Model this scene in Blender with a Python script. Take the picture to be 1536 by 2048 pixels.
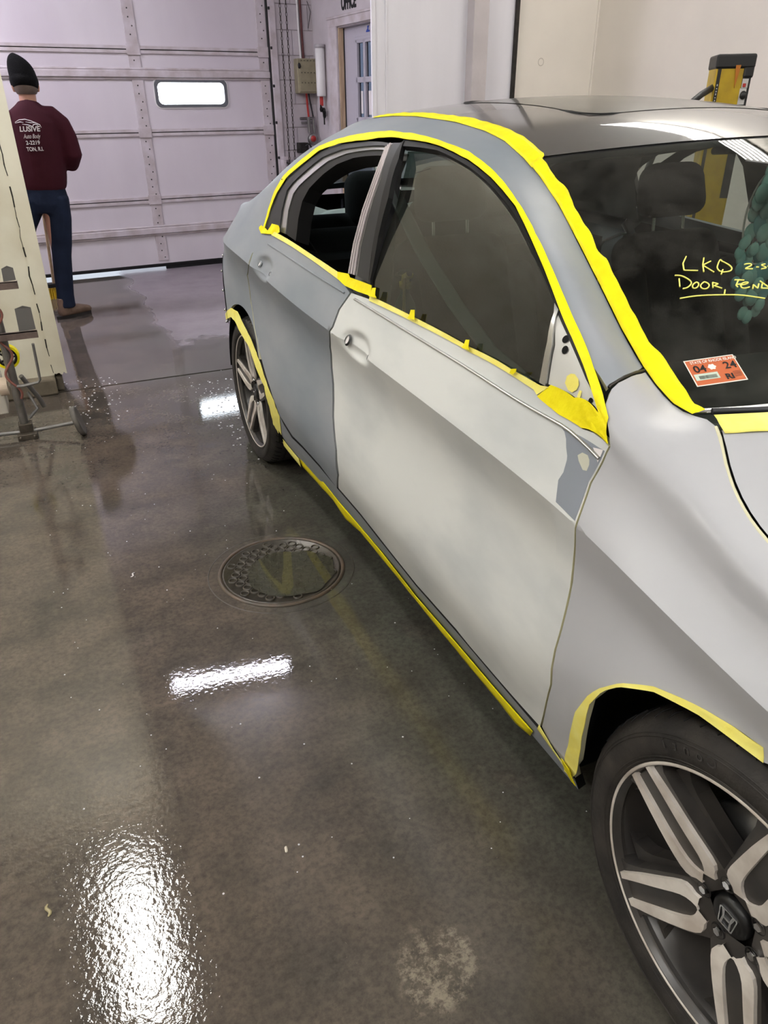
import bpy, bmesh, math, random
import numpy as np
from mathutils import Vector, Matrix
from mathutils.geometry import delaunay_2d_cdt
for o in list(bpy.data.objects): bpy.data.objects.remove(o)
SC = bpy.context.scene; COL = SC.collection
random.seed(7); RNG = np.random.default_rng(7)
R = math.radians

# ---------------------------------------------------------------- camera, world, exposure
CAM_LOC = (-0.738576, -0.434271, 1.476521); CAM_YAW, CAM_PITCH, CAM_ROLL, CAM_F = 0.419603, 0.501396, -0.010063, 1474.384596
cd = bpy.data.cameras.new('camera'); cam = bpy.data.objects.new('camera', cd); COL.objects.link(cam)
_f = Vector((math.sin(CAM_YAW)*math.cos(CAM_PITCH), math.cos(CAM_YAW)*math.cos(CAM_PITCH), -math.sin(CAM_PITCH)))
_r = Vector((math.cos(CAM_YAW), -math.sin(CAM_YAW), 0)); _u = _r.cross(_f)
_c, _s = math.cos(CAM_ROLL), math.sin(CAM_ROLL)
_r, _u = _c*_r+_s*_u, -_s*_r+_c*_u
M = Matrix((_r, _u, -_f)).transposed().to_4x4(); M.translation = Vector(CAM_LOC); cam.matrix_world = M
cd.sensor_fit = 'AUTO'; cd.sensor_width = 36; cd.lens = CAM_F/2048*36; cd.clip_start = .05
SC.camera = cam
vs = SC.view_settings; vs.view_transform = 'Standard'; vs.look = 'None'; vs.gamma = 1; vs.use_curve_mapping = False
SC.display_settings.display_device = 'sRGB'
vs.exposure = EXPOSURE = 0.0
W = bpy.data.worlds.new('world'); SC.world = W; W.use_nodes = True
W.node_tree.nodes['Background'].inputs[0].default_value = (.80, .88, 1, 1)      # overcast daylight outside the shop
W.node_tree.nodes['Background'].inputs[1].default_value = 2.0
# strengths of the lamps (the fixtures themselves are built further down)
TUBE_WARM = 72.0; TUBE_COOL = 230.0; BOOTH = 22.0

# ---------------------------------------------------------------- small helpers
def lin(c):
    return tuple(((v/255)/12.92 if v/255 <= .04045 else ((v/255+.055)/1.055)**2.4) for v in c)+(1,)
def mat(name, rgb, rough=.5, metal=0., spec=.5, bump=0., bscale=40., vary=0., vscale=3., rgb2=None, coat=0., emit=None, estr=0., stretch=None, thr=None):
    m = bpy.data.materials.new(name); m.use_nodes = True; nt = m.node_tree; b = nt.nodes['Principled BSDF']
    b.inputs['Base Color'].default_value = lin(rgb); b.inputs['Roughness'].default_value = rough
    b.inputs['Metallic'].default_value = metal; b.inputs['Specular IOR Level'].default_value = spec
    b.inputs['Coat Weight'].default_value = coat; b.inputs['Coat Roughness'].default_value = .04
    tc = nt.nodes.new('ShaderNodeTexCoord')
    def noise(scale, det=6):
        n = nt.nodes.new('ShaderNodeTexNoise'); n.inputs['Scale'].default_value = scale; n.inputs['Detail'].default_value = det
        if stretch:
            mp = nt.nodes.new('ShaderNodeMapping'); mp.inputs['Scale'].default_value = stretch
            nt.links.new(tc.outputs['Object'], mp.inputs[0]); nt.links.new(mp.outputs[0], n.inputs['Vector'])
        else: nt.links.new(tc.outputs['Object'], n.inputs['Vector'])
        return n
    if rgb2 is not None or vary:
        n = noise(vscale); r = nt.nodes.new('ShaderNodeValToRGB'); a, z = thr or (.35, .68)
        r.color_ramp.elements[0].position = a; r.color_ramp.elements[1].position = z
        c1 = lin(rgb); c2 = lin(rgb2) if rgb2 is not None else tuple(v*(1-vary) for v in c1[:3])+(1,)
        r.color_ramp.elements[0].color = c1; r.color_ramp.elements[1].color = c2
        nt.links.new(n.outputs['Fac'], r.inputs[0]); nt.links.new(r.outputs[0], b.inputs['Base Color'])
    if bump:
        n = noise(bscale); bp = nt.nodes.new('ShaderNodeBump'); bp.inputs['Strength'].default_value = bump; bp.inputs['Distance'].default_value = .01
        nt.links.new(n.outputs['Fac'], bp.inputs['Height']); nt.links.new(bp.outputs[0], b.inputs['Normal'])
    if emit: b.inputs['Emission Color'].default_value = lin(emit); b.inputs['Emission Strength'].default_value = estr
    return m
def glassmat(name, tint, refl=.06, rough=.02, dust_haze=0.):
    m = bpy.data.materials.new(name); m.use_nodes = True; nt = m.node_tree; nt.nodes.remove(nt.nodes['Principled BSDF'])
    out = nt.nodes['Material Output']
    t = nt.nodes.new('ShaderNodeBsdfTransparent'); t.inputs[0].default_value = lin(tint)
    g = nt.nodes.new('ShaderNodeBsdfGlossy'); g.inputs['Roughness'].default_value = rough
    fr = nt.nodes.new('ShaderNodeFresnel'); ge = nt.nodes.new('ShaderNodeNewGeometry'); io = nt.nodes.new('ShaderNodeMapRange'); io.inputs[3].default_value = 1.5; io.inputs[4].default_value = 1/1.5
    nt.links.new(ge.outputs['Backfacing'], io.inputs[0]); nt.links.new(io.outputs[0], fr.inputs[0])
    mx = nt.nodes.new('ShaderNodeMixShader'); nt.links.new(fr.outputs[0], mx.inputs[0]); nt.links.new(t.outputs[0], mx.inputs[1]); nt.links.new(g.outputs[0], mx.inputs[2])
    last = mx
    if dust_haze:
        d = nt.nodes.new('ShaderNodeBsdfDiffuse'); d.inputs[0].default_value = lin((150, 148, 140))
        tc = nt.nodes.new('ShaderNodeTexCoord'); n = nt.nodes.new('ShaderNodeTexNoise'); n.inputs['Scale'].default_value = 5; n.inputs['Detail'].default_value = 12; n.inputs['Roughness'].default_value = .75
        nt.links.new(tc.outputs['Object'], n.inputs['Vector'])
        mr = nt.nodes.new('ShaderNodeMapRange'); mr.inputs[1].default_value = .4; mr.inputs[2].default_value = .8; mr.inputs[3].default_value = 0; mr.inputs[4].default_value = dust_haze
        nt.links.new(n.outputs['Fac'], mr.inputs[0])
        m2 = nt.nodes.new('ShaderNodeMixShader'); nt.links.new(mr.outputs[0], m2.inputs[0]); nt.links.new(mx.outputs[0], m2.inputs[1]); nt.links.new(d.outputs[0], m2.inputs[2]); last = m2
    nt.links.new(last.outputs[0], out.inputs[0]); return m

class MB:
    """collects faces; build() links them as one mesh object"""
    def __init__(s): s.v = []; s.f = []; s.m = []; s.sm = []
    def add(s, v, f, mi=0, smooth=False):
        n = len(s.v); s.v += [tuple(map(float, p)) for p in v]
        for q in f: s.f.append([n+i for i in q]); s.m.append(mi); s.sm.append(smooth)
        return s
    def box(s, x0, x1, y0, y1, z0, z1, mi=0, M=None):
        v = [(x, y, z) for x in (x0, x1) for y in (y0, y1) for z in (z0, z1)]
        if M is not None: v = [M @ Vector(p) for p in v]
        return s.add(v, [(0, 1, 3, 2), (4, 6, 7, 5), (0, 4, 5, 1), (2, 3, 7, 6), (0, 2, 6, 4), (1, 5, 7, 3)], mi)
    def rings(s, R_, mi=0, smooth=True, cap=True, closed=False):
        n = len(R_[0]); v = [p for r in R_ for p in r]; f = []
        m = len(R_)
        for i in range(m if closed else m-1):
            for j in range(n):
                a, b = i*n, ((i+1) % m)*n; f.append((a+j, a+(j+1) % n, b+(j+1) % n, b+j))
        s.add(v, f, mi, smooth)
        if cap and not closed:
            s.add(R_[0], [list(range(n))[::-1]], mi); s.add(R_[-1], [list(range(n))], mi)
        return s
    def tube(s, path, r, n=10, mi=0, cap=True, flat=None):
        P = [Vector(p) for p in path]; rr = r if hasattr(r, '__len__') else [r]*len(P)
        t0 = (P[1]-P[0]).normalized(); a = Vector((0, 0, 1)) if abs(t0.z) < .9 else Vector((1, 0, 0))
        u = (a-t0*a.dot(t0)).normalized(); out = []
        for i, p in enumerate(P):
            t = ((P[min(i+1, len(P)-1)]-p).normalized()+(p-P[max(i-1, 0)]).normalized()).normalized()
            u = (u-t*u.dot(t)).normalized(); w = t.cross(u)
            k = flat or 1
            out.append([p+(u*math.cos(q)*k+w*math.sin(q))*rr[i] for q in [2*math.pi*j/n for j in range(n)]])
        return s.rings(out, mi, True, cap)
    def lathe(s, prof, c=(0, 0, 0), axis='z', n=32, mi=0, smooth=True, cap=False, a0=0., a1=2*math.pi):
        full = abs(a1-a0-2*math.pi) < 1e-6; k = n if full else n+1
        rg = []
        for r, h in prof:
            ring = []
            for j in range(k):
                q = a0+(a1-a0)*j/n; p = (r*math.cos(q), r*math.sin(q))
                ring.append({'z': (c[0]+p[0], c[1]+p[1], c[2]+h), 'x': (c[0]+h, c[1]+p[0], c[2]+p[1]), 'y': (c[0]+p[1], c[1]+h, c[2]+p[0])}[axis])
            rg.append(ring)
        if full: return s.rings(rg, mi, smooth, cap)
        v = [p for r in rg for p in r]; f = [(i*k+j, i*k+j+1, (i+1)*k+j+1, (i+1)*k+j) for i in range(len(rg)-1) for j in range(k-1)]
        return s.add(v, f, mi, smooth)
    def prism(s, poly, fn, d0, d1, mi=0, mside=None):
        """polygon in 2-D mapped by fn(a, b, depth), thick from d0 (front) to d1 (back)"""
        n = len(poly); F = [fn(a, b, d0) for a, b in poly]; B = [fn(a, b, d1) for a, b in poly]
        tri = tess(poly)
        s.add(F, tri, mi); s.add(B, [t[::-1] for t in tri], mi)
        s.add(F+B, [(i, n+i, n+(i+1) % n, (i+1) % n) for i in range(n)], mi if mside is None else mside)
        return s
    def put(s, other, fn, mi=None):
        return s.add([tuple(fn(*p)) for p in other.v], other.f, other.m[0] if mi is None and other.m else (mi or 0), other.sm[0] if other.sm else False)
    def sphere(s, c, r, n=16, m=10, mi=0, sc=(1, 1, 1)):
        return s.rings([[(c[0]+sc[0]*r*math.sin(t)*math.cos(p), c[1]+sc[1]*r*math.sin(t)*math.sin(p), c[2]+sc[2]*r*math.cos(t)) for p in [2*math.pi*j/n for j in range(n)]] for t in [max(1e-3, math.pi*i/m) for i in range(m)]+[math.pi-1e-3]], mi)
    def build(s, name, mats, parent=None, bevel=0, seg=2, kind=None, auto=True, sub=0):
        me = bpy.data.meshes.new(name); me.from_pydata(s.v, [], s.f)
        for q in (mats if isinstance(mats, (list, tuple)) else [mats]): me.materials.append(q)
        me.polygons.foreach_set('material_index', s.m); me.polygons.foreach_set('use_smooth', s.sm)
        if auto:
            bm = bmesh.new(); bm.from_mesh(me); bmesh.ops.recalc_face_normals(bm, faces=bm.faces); bm.to_mesh(me); bm.free()
        o = bpy.data.objects.new(name, me); COL.objects.link(o)
        if parent is not None: o.parent = parent; o.matrix_parent_inverse = inv_of(parent)
        if bevel:
            q = o.modifiers.new('b', 'BEVEL'); q.width = bevel; q.segments = seg; q.limit_method = 'ANGLE'; q.angle_limit = R(35)
            q.harden_normals = False
        if sub: q = o.modifiers.new('s', 'SUBSURF'); q.levels = q.render_levels = sub
        if kind: o['kind'] = kind
        return o
def inv_of(p):
    m = Matrix.Identity(4); q = p; ch = []
    while q is not None: ch.append(q); q = q.parent
    for q in reversed(ch): m = m @ q.matrix_parent_inverse @ q.matrix_basis if q.parent else m @ q.matrix_basis
    return m.inverted()
def tess(poly):
    import mathutils
    return [list(t) for t in mathutils.geometry.tessellate_polygon([[Vector((a, b, 0)) for a, b in poly]])]
def tag(o, label, cat, group=None):
    o['label'] = label; o['category'] = cat
    if group: o['group'] = group
    return o
def thing(name, label, cat, loc=(0, 0, 0), rz=0, group=None):
    o = bpy.data.objects.new(name, None); COL.objects.link(o); o.location = loc; o.rotation_euler = (0, 0, rz); o.empty_display_size = .1
    return tag(o, label, cat, group)
def text(name, body, size, M, m, parent, extrude=.0005, align='LEFT', sx=1., bold=0., shear=0.):
    c = bpy.data.curves.new(name, 'FONT'); c.body = body; c.size = size; c.extrude = extrude; c.align_x = align; c.align_y = 'BOTTOM_BASELINE'; c.offset = bold; c.shear = shear
    c.materials.append(m); o = bpy.data.objects.new(name, c); COL.objects.link(o)
    if parent is not None: o.parent = parent; o.matrix_parent_inverse = inv_of(parent)
    o.matrix_basis = M @ Matrix.Diagonal((sx, 1, 1, 1)); return to_mesh(o)
def to_mesh(o):
    bpy.context.view_layer.update(); e = o.evaluated_get(bpy.context.evaluated_depsgraph_get()); me = bpy.data.meshes.new_from_object(e)
    n = bpy.data.objects.new(o.name, me); mb, mp, par, nm = o.matrix_basis.copy(), o.matrix_parent_inverse.copy(), o.parent, o.name
    cu = o.data; bpy.data.objects.remove(o); bpy.data.curves.remove(cu); n.name = nm; COL.objects.link(n)
    if par is not None: n.parent = par; n.matrix_parent_inverse = mp
    n.matrix_basis = mb; return n
def basis(o, x, y):
    x = Vector(x).normalized(); y = Vector(y); y = (y-x*y.dot(x)).normalized(); z = x.cross(y)
    m = Matrix((x, y, z)).transposed().to_4x4(); m.translation = Vector(o); return m
def copy_tree(o, parent=None):
    c = o.copy(); COL.objects.link(c)
    if parent is not None: c.parent = parent
    for ch in [q for q in bpy.data.objects if q.parent == o]: copy_tree(ch, c)
    return c

# ---------------------------------------------------------------- materials
m_door_white = mat('garage_door_white', (214, 208, 212), .45, bump=.12, bscale=6, rgb2=(200, 192, 198), vscale=1.3, stretch=(1, 1, .35))
m_trim_dirty = mat('dirty_white_steel', (200, 192, 196), .45, rgb2=(176, 165, 164), vscale=9)
m_block = mat('painted_block', (196, 189, 192), .55, bump=.2, bscale=30, vary=.12, vscale=5)
m_panelwall = mat('glossy_white_panel', (226, 224, 232), .45, bump=.05, bscale=14, stretch=(1, 1, .12), vary=.07, vscale=5)
m_cream = mat('cream_wall', (226, 219, 210), .45, vary=.08, vscale=2, bump=.04, bscale=25)
m_creampost = mat('cream_partition', (222, 218, 200), .5, rgb2=(205, 198, 176), vscale=3.5, bump=.06, bscale=20)
m_dark = mat('dark_rubber', (16, 16, 17), .6, spec=.3)
m_black = mat('black_plastic', (12, 12, 13), .45)
m_black2 = mat('black_trim', (34, 35, 38), .5, spec=.4)
m_ceil = mat('ceiling_white', (196, 194, 190), .8)
m_conc = mat('concrete', (118, 108, 92), .8, bump=.4, bscale=30, vary=.4, vscale=8)
m_steel = mat('galvanised_steel', (150, 148, 146), .38, .9, vary=.3, vscale=20)
m_dsteel = mat('dark_steel', (60, 57, 54), .5, .7, vary=.4, vscale=25)
m_alu = mat('aluminium', (190, 190, 188), .3, .9)
m_pvc = mat('white_tube_plastic', (222, 220, 218), .35)
m_red = mat('red_plastic', (165, 40, 34), .45)
m_beigebox = mat('khaki_enamel', (150, 142, 116), .45, vary=.2, vscale=18)
m_wood = mat('bare_wood_jamb', (190, 166, 138), .6, rgb2=(165, 140, 112), vscale=8, stretch=(6, 6, .6))
m_officedoor = mat('office_door_paint', (178, 174, 184), .45)
m_pane = glassmat('door_pane', (150, 155, 165), rough=.03)
m_print = mat('black_print', (14, 14, 16), .6)
m_blue = mat('blue_print', (40, 70, 160), .6)
m_whiteprint = mat('white_print', (225, 220, 220), .7)
m_daylight = mat('daylit_pane', (240, 246, 255), .4, emit=(236, 246, 255), estr=12.0)
m_tubelight_w = mat('fluorescent_tube_white', (255, 252, 244), .3, emit=(255, 253, 249), estr=TUBE_WARM)
m_tubelight_c = mat('fluorescent_tube_cool', (240, 240, 255), .3, emit=(240, 237, 255), estr=TUBE_COOL)
m_tubelight_b = mat('booth_tube', (255, 252, 244), .3, emit=(255, 253, 248), estr=BOOTH)
m_fixture = mat('fixture_enamel', (150, 150, 148), .4)
# car
m_primer = mat('light_grey_primer', (210, 212, 210), .42, spec=.35, rgb2=(184, 188, 189), vscale=3.2, thr=(.42, .72), bump=.03, bscale=9, stretch=(1, .7, 1.6))
m_sanded = mat('sanded_grey_primer', (142, 146, 152), .46, spec=.35, rgb2=(122, 130, 138), vscale=3.4, thr=(.36, .7), bump=.02, bscale=12, stretch=(1, .7, 1.6))
m_fender = mat('satin_grey_primer', (174, 175, 179), .34, spec=.45, vary=.05, vscale=3)
m_jamb = mat('masked_jamb_edge', (205, 202, 170), .6)
m_roof = mat('dusty_dark_grey_paint', (74, 72, 70), .4, .1, spec=.4, rgb2=(84, 81, 78), vscale=3, coat=.9)
m_sunroof = mat('sunroof_glass', (56, 55, 53), .3, spec=.4, rgb2=(68, 66, 63), vscale=4, coat=.6)
m_tape = mat('yellow_masking_tape', (248, 234, 10), .6, spec=.3, bump=.25, bscale=55, rgb2=(238, 220, 2), vscale=22)
m_tapepale = mat('pale_masking_tape', (246, 238, 136), .6, spec=.3, bump=.2, bscale=60, rgb2=(243, 230, 112), vscale=18)
m_spot = mat('bare_bluegrey_paint', (124, 130, 140), .35)
m_filler = mat('tan_filler_spot', (186, 186, 170), .5)
m_glass = glassmat('tinted_side_glass', (120, 134, 127), rough=.015, dust_haze=.10)  # the diffuse dust also stands in for reflected haze on the glass
m_wind = glassmat('windshield_glass', (168, 178, 170), rough=.012, dust_haze=.16)
m_rearglass = glassmat('rear_glass', (150, 165, 165))
m_tire = mat('tire_rubber', (38, 36, 35), .62, spec=.35, rgb2=(58, 54, 50), vscale=14, bump=.2, bscale=60)
m_rimdark = mat('dark_grey_wheel_paint', (46, 44, 43), .35, .0, rgb2=(66, 62, 58), vscale=12)
m_machined = mat('machined_wheel_face', (230, 224, 216), .4, .2, rgb2=(188, 178, 168), vscale=14)
m_chrome = mat('chrome', (225, 225, 225), .12, 1)
m_fabric = mat('black_seat_cloth', (27, 27, 28), .85, spec=.25, bump=.2, bscale=160)
m_fabric2 = mat('dark_seat_cloth', (40, 40, 41), .85, spec=.25, bump=.2, bscale=160)
m_dash = mat('dash_plastic', (34, 34, 35), .55, spec=.35)
m_liner = mat('headliner', (96, 96, 94), .9)
m_greystrip = mat('pale_grey_strip', (120, 128, 126), .7)
m_shell = mat('black_inner_shell', (14, 14, 14), .8, spec=.2)
m_paper = mat('white_paper', (225, 228, 228), .7)
m_marker = mat('yellow_paint_marker', (244, 238, 120), .6)

# ---------------------------------------------------------------- floor
def floor_material():
    m = bpy.data.materials.new('wet_concrete'); m.use_nodes = True; nt = m.node_tree; b = nt.nodes['Principled BSDF']; L = nt.links
    tc = nt.nodes.new('ShaderNodeTexCoord'); sx = nt.nodes.new('ShaderNodeSeparateXYZ'); L.new(tc.outputs['Object'], sx.inputs[0])
    def noise(s, d=8, r=.6, w=0):
        n = nt.nodes.new('ShaderNodeTexNoise'); n.inputs['Scale'].default_value = s; n.inputs['Detail'].default_value = d; n.inputs['Roughness'].default_value = r
        n.inputs['Distortion'].default_value = w; L.new(tc.outputs['Object'], n.inputs['Vector']); return n.outputs['Fac']
    def ramp(src, a, z, c0=(0, 0, 0, 1), c1=(1, 1, 1, 1)):
        r = nt.nodes.new('ShaderNodeValToRGB'); r.color_ramp.elements[0].position = a; r.color_ramp.elements[1].position = z
        r.color_ramp.elements[0].color = c0; r.color_ramp.elements[1].color = c1; L.new(src, r.inputs[0]); return r.outputs[0]
    def mr(src, a, z, c, d):
        r = nt.nodes.new('ShaderNodeMapRange'); r.interpolation_type = 'SMOOTHSTEP'
        for i, q in enumerate((a, z, c, d)): r.inputs[i+1].default_value = q
        L.new(src, r.inputs[0]); return r.outputs[0]
    def mth(op, a, c):
        n = nt.nodes.new('ShaderNodeMath'); n.operation = op
        for i, q in enumerate((a, c)):
            if isinstance(q, (int, float)): n.inputs[i].default_value = q
            else: L.new(q, n.inputs[i])
        return n.outputs[0]
    def mix(f, a, c, mode='MIX'):
        n = nt.nodes.new('ShaderNodeMix'); n.data_type = 'RGBA'; n.blend_type = mode
        for i, q in ((0, f), (6, a), (7, c)):
            if isinstance(q, (int, float, tuple)): n.inputs[i].default_value = q
            else: L.new(q, n.inputs[i])
        return n.outputs[2]
    X, Y = sx.outputs[0], sx.outputs[1]
    big = noise(.9, 5, .55, .4); mid = noise(4.5, 10, .68); fine = noise(64, 8, .7); specks = noise(150, 4, .6)
    green = mr(mth('ADD', X, mth('MULTIPLY', mth('SUBTRACT', big, .5), 1.6)), -.55, .25, 0, 1)
    wetcol = mix(green, lin((98, 88, 79)), lin((83, 84, 76)))
    wetcol = mix(ramp(mid, .38, .70), wetcol, lin((62, 59, 55)))
    wetcol = mix(mth('MULTIPLY', ramp(noise(2.3, 9, .7), .56, .72), .55), wetcol, lin((118, 108, 98)))
    wetcol = mix(mth('MULTIPLY', ramp(fine, .42, .68), .55), wetcol, lin((44, 42, 38)))
    wetcol = mix(mth('MULTIPLY', ramp(specks, .70, .76), .5), wetcol, lin((150, 140, 124)))
    # pale scraped patch in front of the front wheel
    def spot(cx, cy, r, soft=.5):
        d = mth('SQRT', mth('ADD', mth('POWER', mth('SUBTRACT', X, cx), 2.), mth('POWER', mth('SUBTRACT', Y, cy), 2.)), 0.)
        return mr(mth('ADD', d, mth('MULTIPLY', mth('SUBTRACT', mid, .5), r*2.6)), r*soft, r, 1, 0)
    sp = mth('MULTIPLY', spot(-.32, .28, .10), ramp(noise(26, 10, .8), .48, .58))
    wetcol = mix(mth('MULTIPLY', sp, .42), wetcol, lin((178, 166, 146)))
    # dry paler slab by the garage door
    e = mth('ADD', X, mth('MULTIPLY', mth('SUBTRACT', noise(2.2, 2, .5), .5), .3))
    dry = mth('MULTIPLY', mr(e, -.06, .10, 0, 1), mr(mth('ADD', Y, mth('MULTIPLY', mth('SUBTRACT', noise(2.2, 3), .5), 1.0)), 4.8, 5.15, 0, 1))
    col = mix(dry, wetcol, mix(ramp(mid, .3, .7), lin((136, 128, 132)), lin((112, 104, 108))))
    L.new(col, b.inputs['Base Color'])
    wet = noise(1.1, 6, .55, .3)
    bias = mth('ADD', mth('MULTIPLY', mth('SUBTRACT', wet, .5), .55), mth('MAXIMUM', mr(X, -.72, -.50, .66, .38), mr(Y, 1.05, 1.35, .36, .68)))
    rough = mr(bias, .26, .60, .240, .028)
    rough = mth('ADD', rough, mth('MULTIPLY', dry, .35))
    rough = mth('ADD', rough, mth('MULTIPLY', ramp(fine, .4, .7), .018))
    L.new(rough, b.inputs['Roughness']); b.inputs['Specular IOR Level'].default_value = .55
    bp = nt.nodes.new('ShaderNodeBump'); bp.inputs['Strength'].default_value = .22; bp.inputs['Distance'].default_value = .01
    h = mth('ADD', mth('MULTIPLY', noise(75, 3, .5), .5), mth('MULTIPLY', noise(16, 5, .5), .2)); L.new(h, bp.inputs['Height'])
    L.new(mth('MULTIPLY', mr(X, -.95, -.45, .13, .06), mr(Y, .85, 1.25, 1., .42)), bp.inputs['Strength'])
    L.new(bp.outputs[0], b.inputs['Normal']); return m
m_floor = floor_material()
SA = R(4.1)
f = MB(); f.box(-5, 6, -7, 4.205, -.2, 0); f.box(-5, 6, 4.225, 8.4, -.2, 0); f.box(-5, 6, 4.19, 4.24, -.2, -.012)
fl = f.build('floor', m_floor, kind='structure')
MB().box(-12, 14, 8.4, 30, -.25, -.03).build('ground_outside', m_conc, kind='structure')

# ---------------------------------------------------------------- room shell
CEIL = 4.1
MB().box(-5, 6, -7, 9.5, CEIL, CEIL+.1).build('ceiling', m_ceil, kind='structure')
MB().box(-5.1, -5, -7, 9.5, 0, CEIL).build('wall_left', m_cream, kind='structure')
MB().box(-5, 6, -7.1, -7, 0, CEIL).build('wall_back', m_cream, kind='structure')
MB().box(3.66, 3.8, -7, 5.2, 0, CEIL).build('wall_right', m_cream, kind='structure')
wbo = MB().box(2.912, 3.66, 5.2, 5.3, 0, CEIL).build('wall_booth', m_cream, kind='structure')
MB().lathe([(.022, -.0012), (.025, -.002), (.028, -.0012)], (3.155, 5.2, 1.78), 'y', 24).build('patched_hole', mat('patched_ring', (190, 182, 172), .6), wbo)
w = MB(); w.box(1.745, 2.888, 5.2, 5.225, 0, CEIL)
w.build('wall_panel', m_panelwall, kind='structure')
MB().box(1.712, 1.745, 5.19, 5.21, 0, CEIL).build('trim_1', m_panelwall, bevel=.004, kind='structure')
MB().box(1.822, 1.834, 5.194, 5.20, 0, CEIL).build('trim_2', m_panelwall, kind='structure')
MB().box(2.888, 2.912, 5.17, 5.32, 0, CEIL).build('trim_3', m_dsteel, kind='structure')
MB().box(3.645, 3.66, 5.19, 5.2, 0, CEIL).build('trim_4', m_cream, kind='structure')
# partition on the left with a broken corner board and a concrete kerb
p = MB(); p.box(-5, -.79, 4.235, 4.37, .10, CEIL)
p.build('wall_partition', m_creampost, kind='structure')
zs = [CEIL, .105]; rr = random.Random(3)
bot = [(-.795+.075*i/9, .105+rr.uniform(0, .018)) for i in range(10)]
MB().prism([(-.795, CEIL)]+bot+[(-.72, CEIL)], lambda a, b, d: (a, 4.215+d, b), 0, .155).build('trim_5', m_creampost, kind='structure')
cr = MB(); y0 = 4.212
pts = [(-.797+rr.uniform(-.006, .004), z) for z in np.linspace(.12, 2.6, 50)]
for (a, b), (c, d) in zip(pts, pts[1:]):
    if rr.random() < .75: cr.tube([(a, y0+.004, b), (c, y0+.004, d)], rr.uniform(.0015, .0045), 5)
cr.build('trim_6', m_dsteel, kind='structure')
k = MB(); k.box(-5, -.79, 4.17, 4.37, 0, .10); k.box(-.79, -.75, 4.235, 4.36, 0, .09)
k.build('trim_7', m_conc, bevel=.012, kind='structure')

# the garage wall: local x along the wall, y into it
GM = Matrix(((math.cos(SA), -math.sin(SA), 0, -.559), (math.sin(SA), math.cos(SA), 0, 7.8015), (0, 0, 1, 0), (0, 0, 0, 1)))
def gpt(t, d, z): return tuple(GM @ Vector((t, d, z)))
# block wall right of the door, blocks drawn by recessed joints
bw = MB(); bw.box(2.42, 2.86, .012, .2, 0, CEIL, 1, GM)
row = 0; z = .005
while z < CEIL-.2:
    xs = [2.42, 2.62, 2.86] if row % 2 else [2.42, 2.80, 2.86]
    for a, c in zip(xs, xs[1:]): bw.box(a+.003, c-.003, 0, .02, z+.003, z+.2135, 0, GM)
    z += .2165; row += 1
bw.build('wall_block', [m_block, m_trim_dirty], kind='structure')
lw = MB(); lw.box(-5.2, -2.45, 0, .2, 0, CEIL, 0, GM); lw.box(-2.45, 2.42, 0, .2, 3.3, CEIL, 0, GM)
lw.build('wall_front', m_block, kind='structure')

# sectional garage door
D0, D1, YD = -2.42, 2.36, .03
door = MB()
joints = [.055, .68, 1.285, 1.975, 2.62, 3.27]
WX0, WX1, WZ0, WZ1 = 1.19, 1.885, 1.51, 1.725
for a, c in zip(joints, joints[1:]):
    if a == 1.285:        # the section with the window
        door.box(D0, WX0, YD, YD+.045, a+.004, c-.004, 0, GM); door.box(WX1, D1, YD, YD+.045, a+.004, c-.004, 0, GM)
        door.box(WX0, WX1, YD, YD+.045, a+.004, WZ0, 0, GM); door.box(WX0, WX1, YD, YD+.045, WZ1, c-.004, 0, GM)
    else: door.box(D0, D1, YD, YD+.045, a+.004, c-.004, 0, GM)
dr = door.build('door_1', m_door_white, kind='structure')
for a in joints[1:-1]:    # rolled lips along every joint
    q = MB(); q.box(D0, D1, YD-.014, YD, a-.032, a-.004, 0, GM); q.box(D0, D1, YD-.014, YD, a+.004, a+.030, 0, GM); q.box(D0, D1, YD-.004, YD, a-.004, a+.004, 1, GM)
    q.build('joint_lip', [m_trim_dirty, m_dsteel], dr, bevel=.004)
for zc in (.385, 1.78):
    q = MB(); q.box(D0, D1, YD-.03, YD, zc-.03, zc+.03, 0, GM); q.box(D0, D1, YD-.016, YD, zc+.03, zc+.05, 0, GM); q.box(D0, D1, YD-.016, YD, zc-.05, zc-.03, 0, GM)
    q.build('stiffening_rail', m_trim_dirty, dr, bevel=.012, seg=3)
for xc, wd in ((-.95, .11), (1.03, .105), (2.31, .10)):
    q = MB()
    for a, c in zip(joints, joints[1:]): q.box(xc-wd/2, xc+wd/2, YD-.010, YD, a+.034, c-.034, 0, GM)
    for i in range(46):
        zz = .12+i*.068
        if min(abs(zz-j) for j in joints) > .05: q.put(MB().lathe([(.0001, -.003), (.006, -.003), (.007, 0)], (0, 0, 0), 'y', 8), lambda x, y, z: gpt(xc+x+(.02 if i % 3 == 0 else -.005), YD-.010+y, zz+z), 1)
    for j in joints[1:-1]: q.box(xc-wd/2-.01, xc+wd/2+.01, YD-.02, YD, j-.045, j+.045, 0, GM)
    q.build('stile', [m_trim_dirty, m_dsteel], dr, bevel=.003)
def rrect(x0, x1, z0, z1, r, n=7):
    o = []
    for cx, cz, a in ((x1-r, z1-r, 0), (x0+r, z1-r, 90), (x0+r, z0+r, 180), (x1-r, z0+r, 270)):
        o += [(cx+r*math.cos(R(a+90*i/n)), cz+r*math.sin(R(a+90*i/n))) for i in range(n+1)]
    return o
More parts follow.
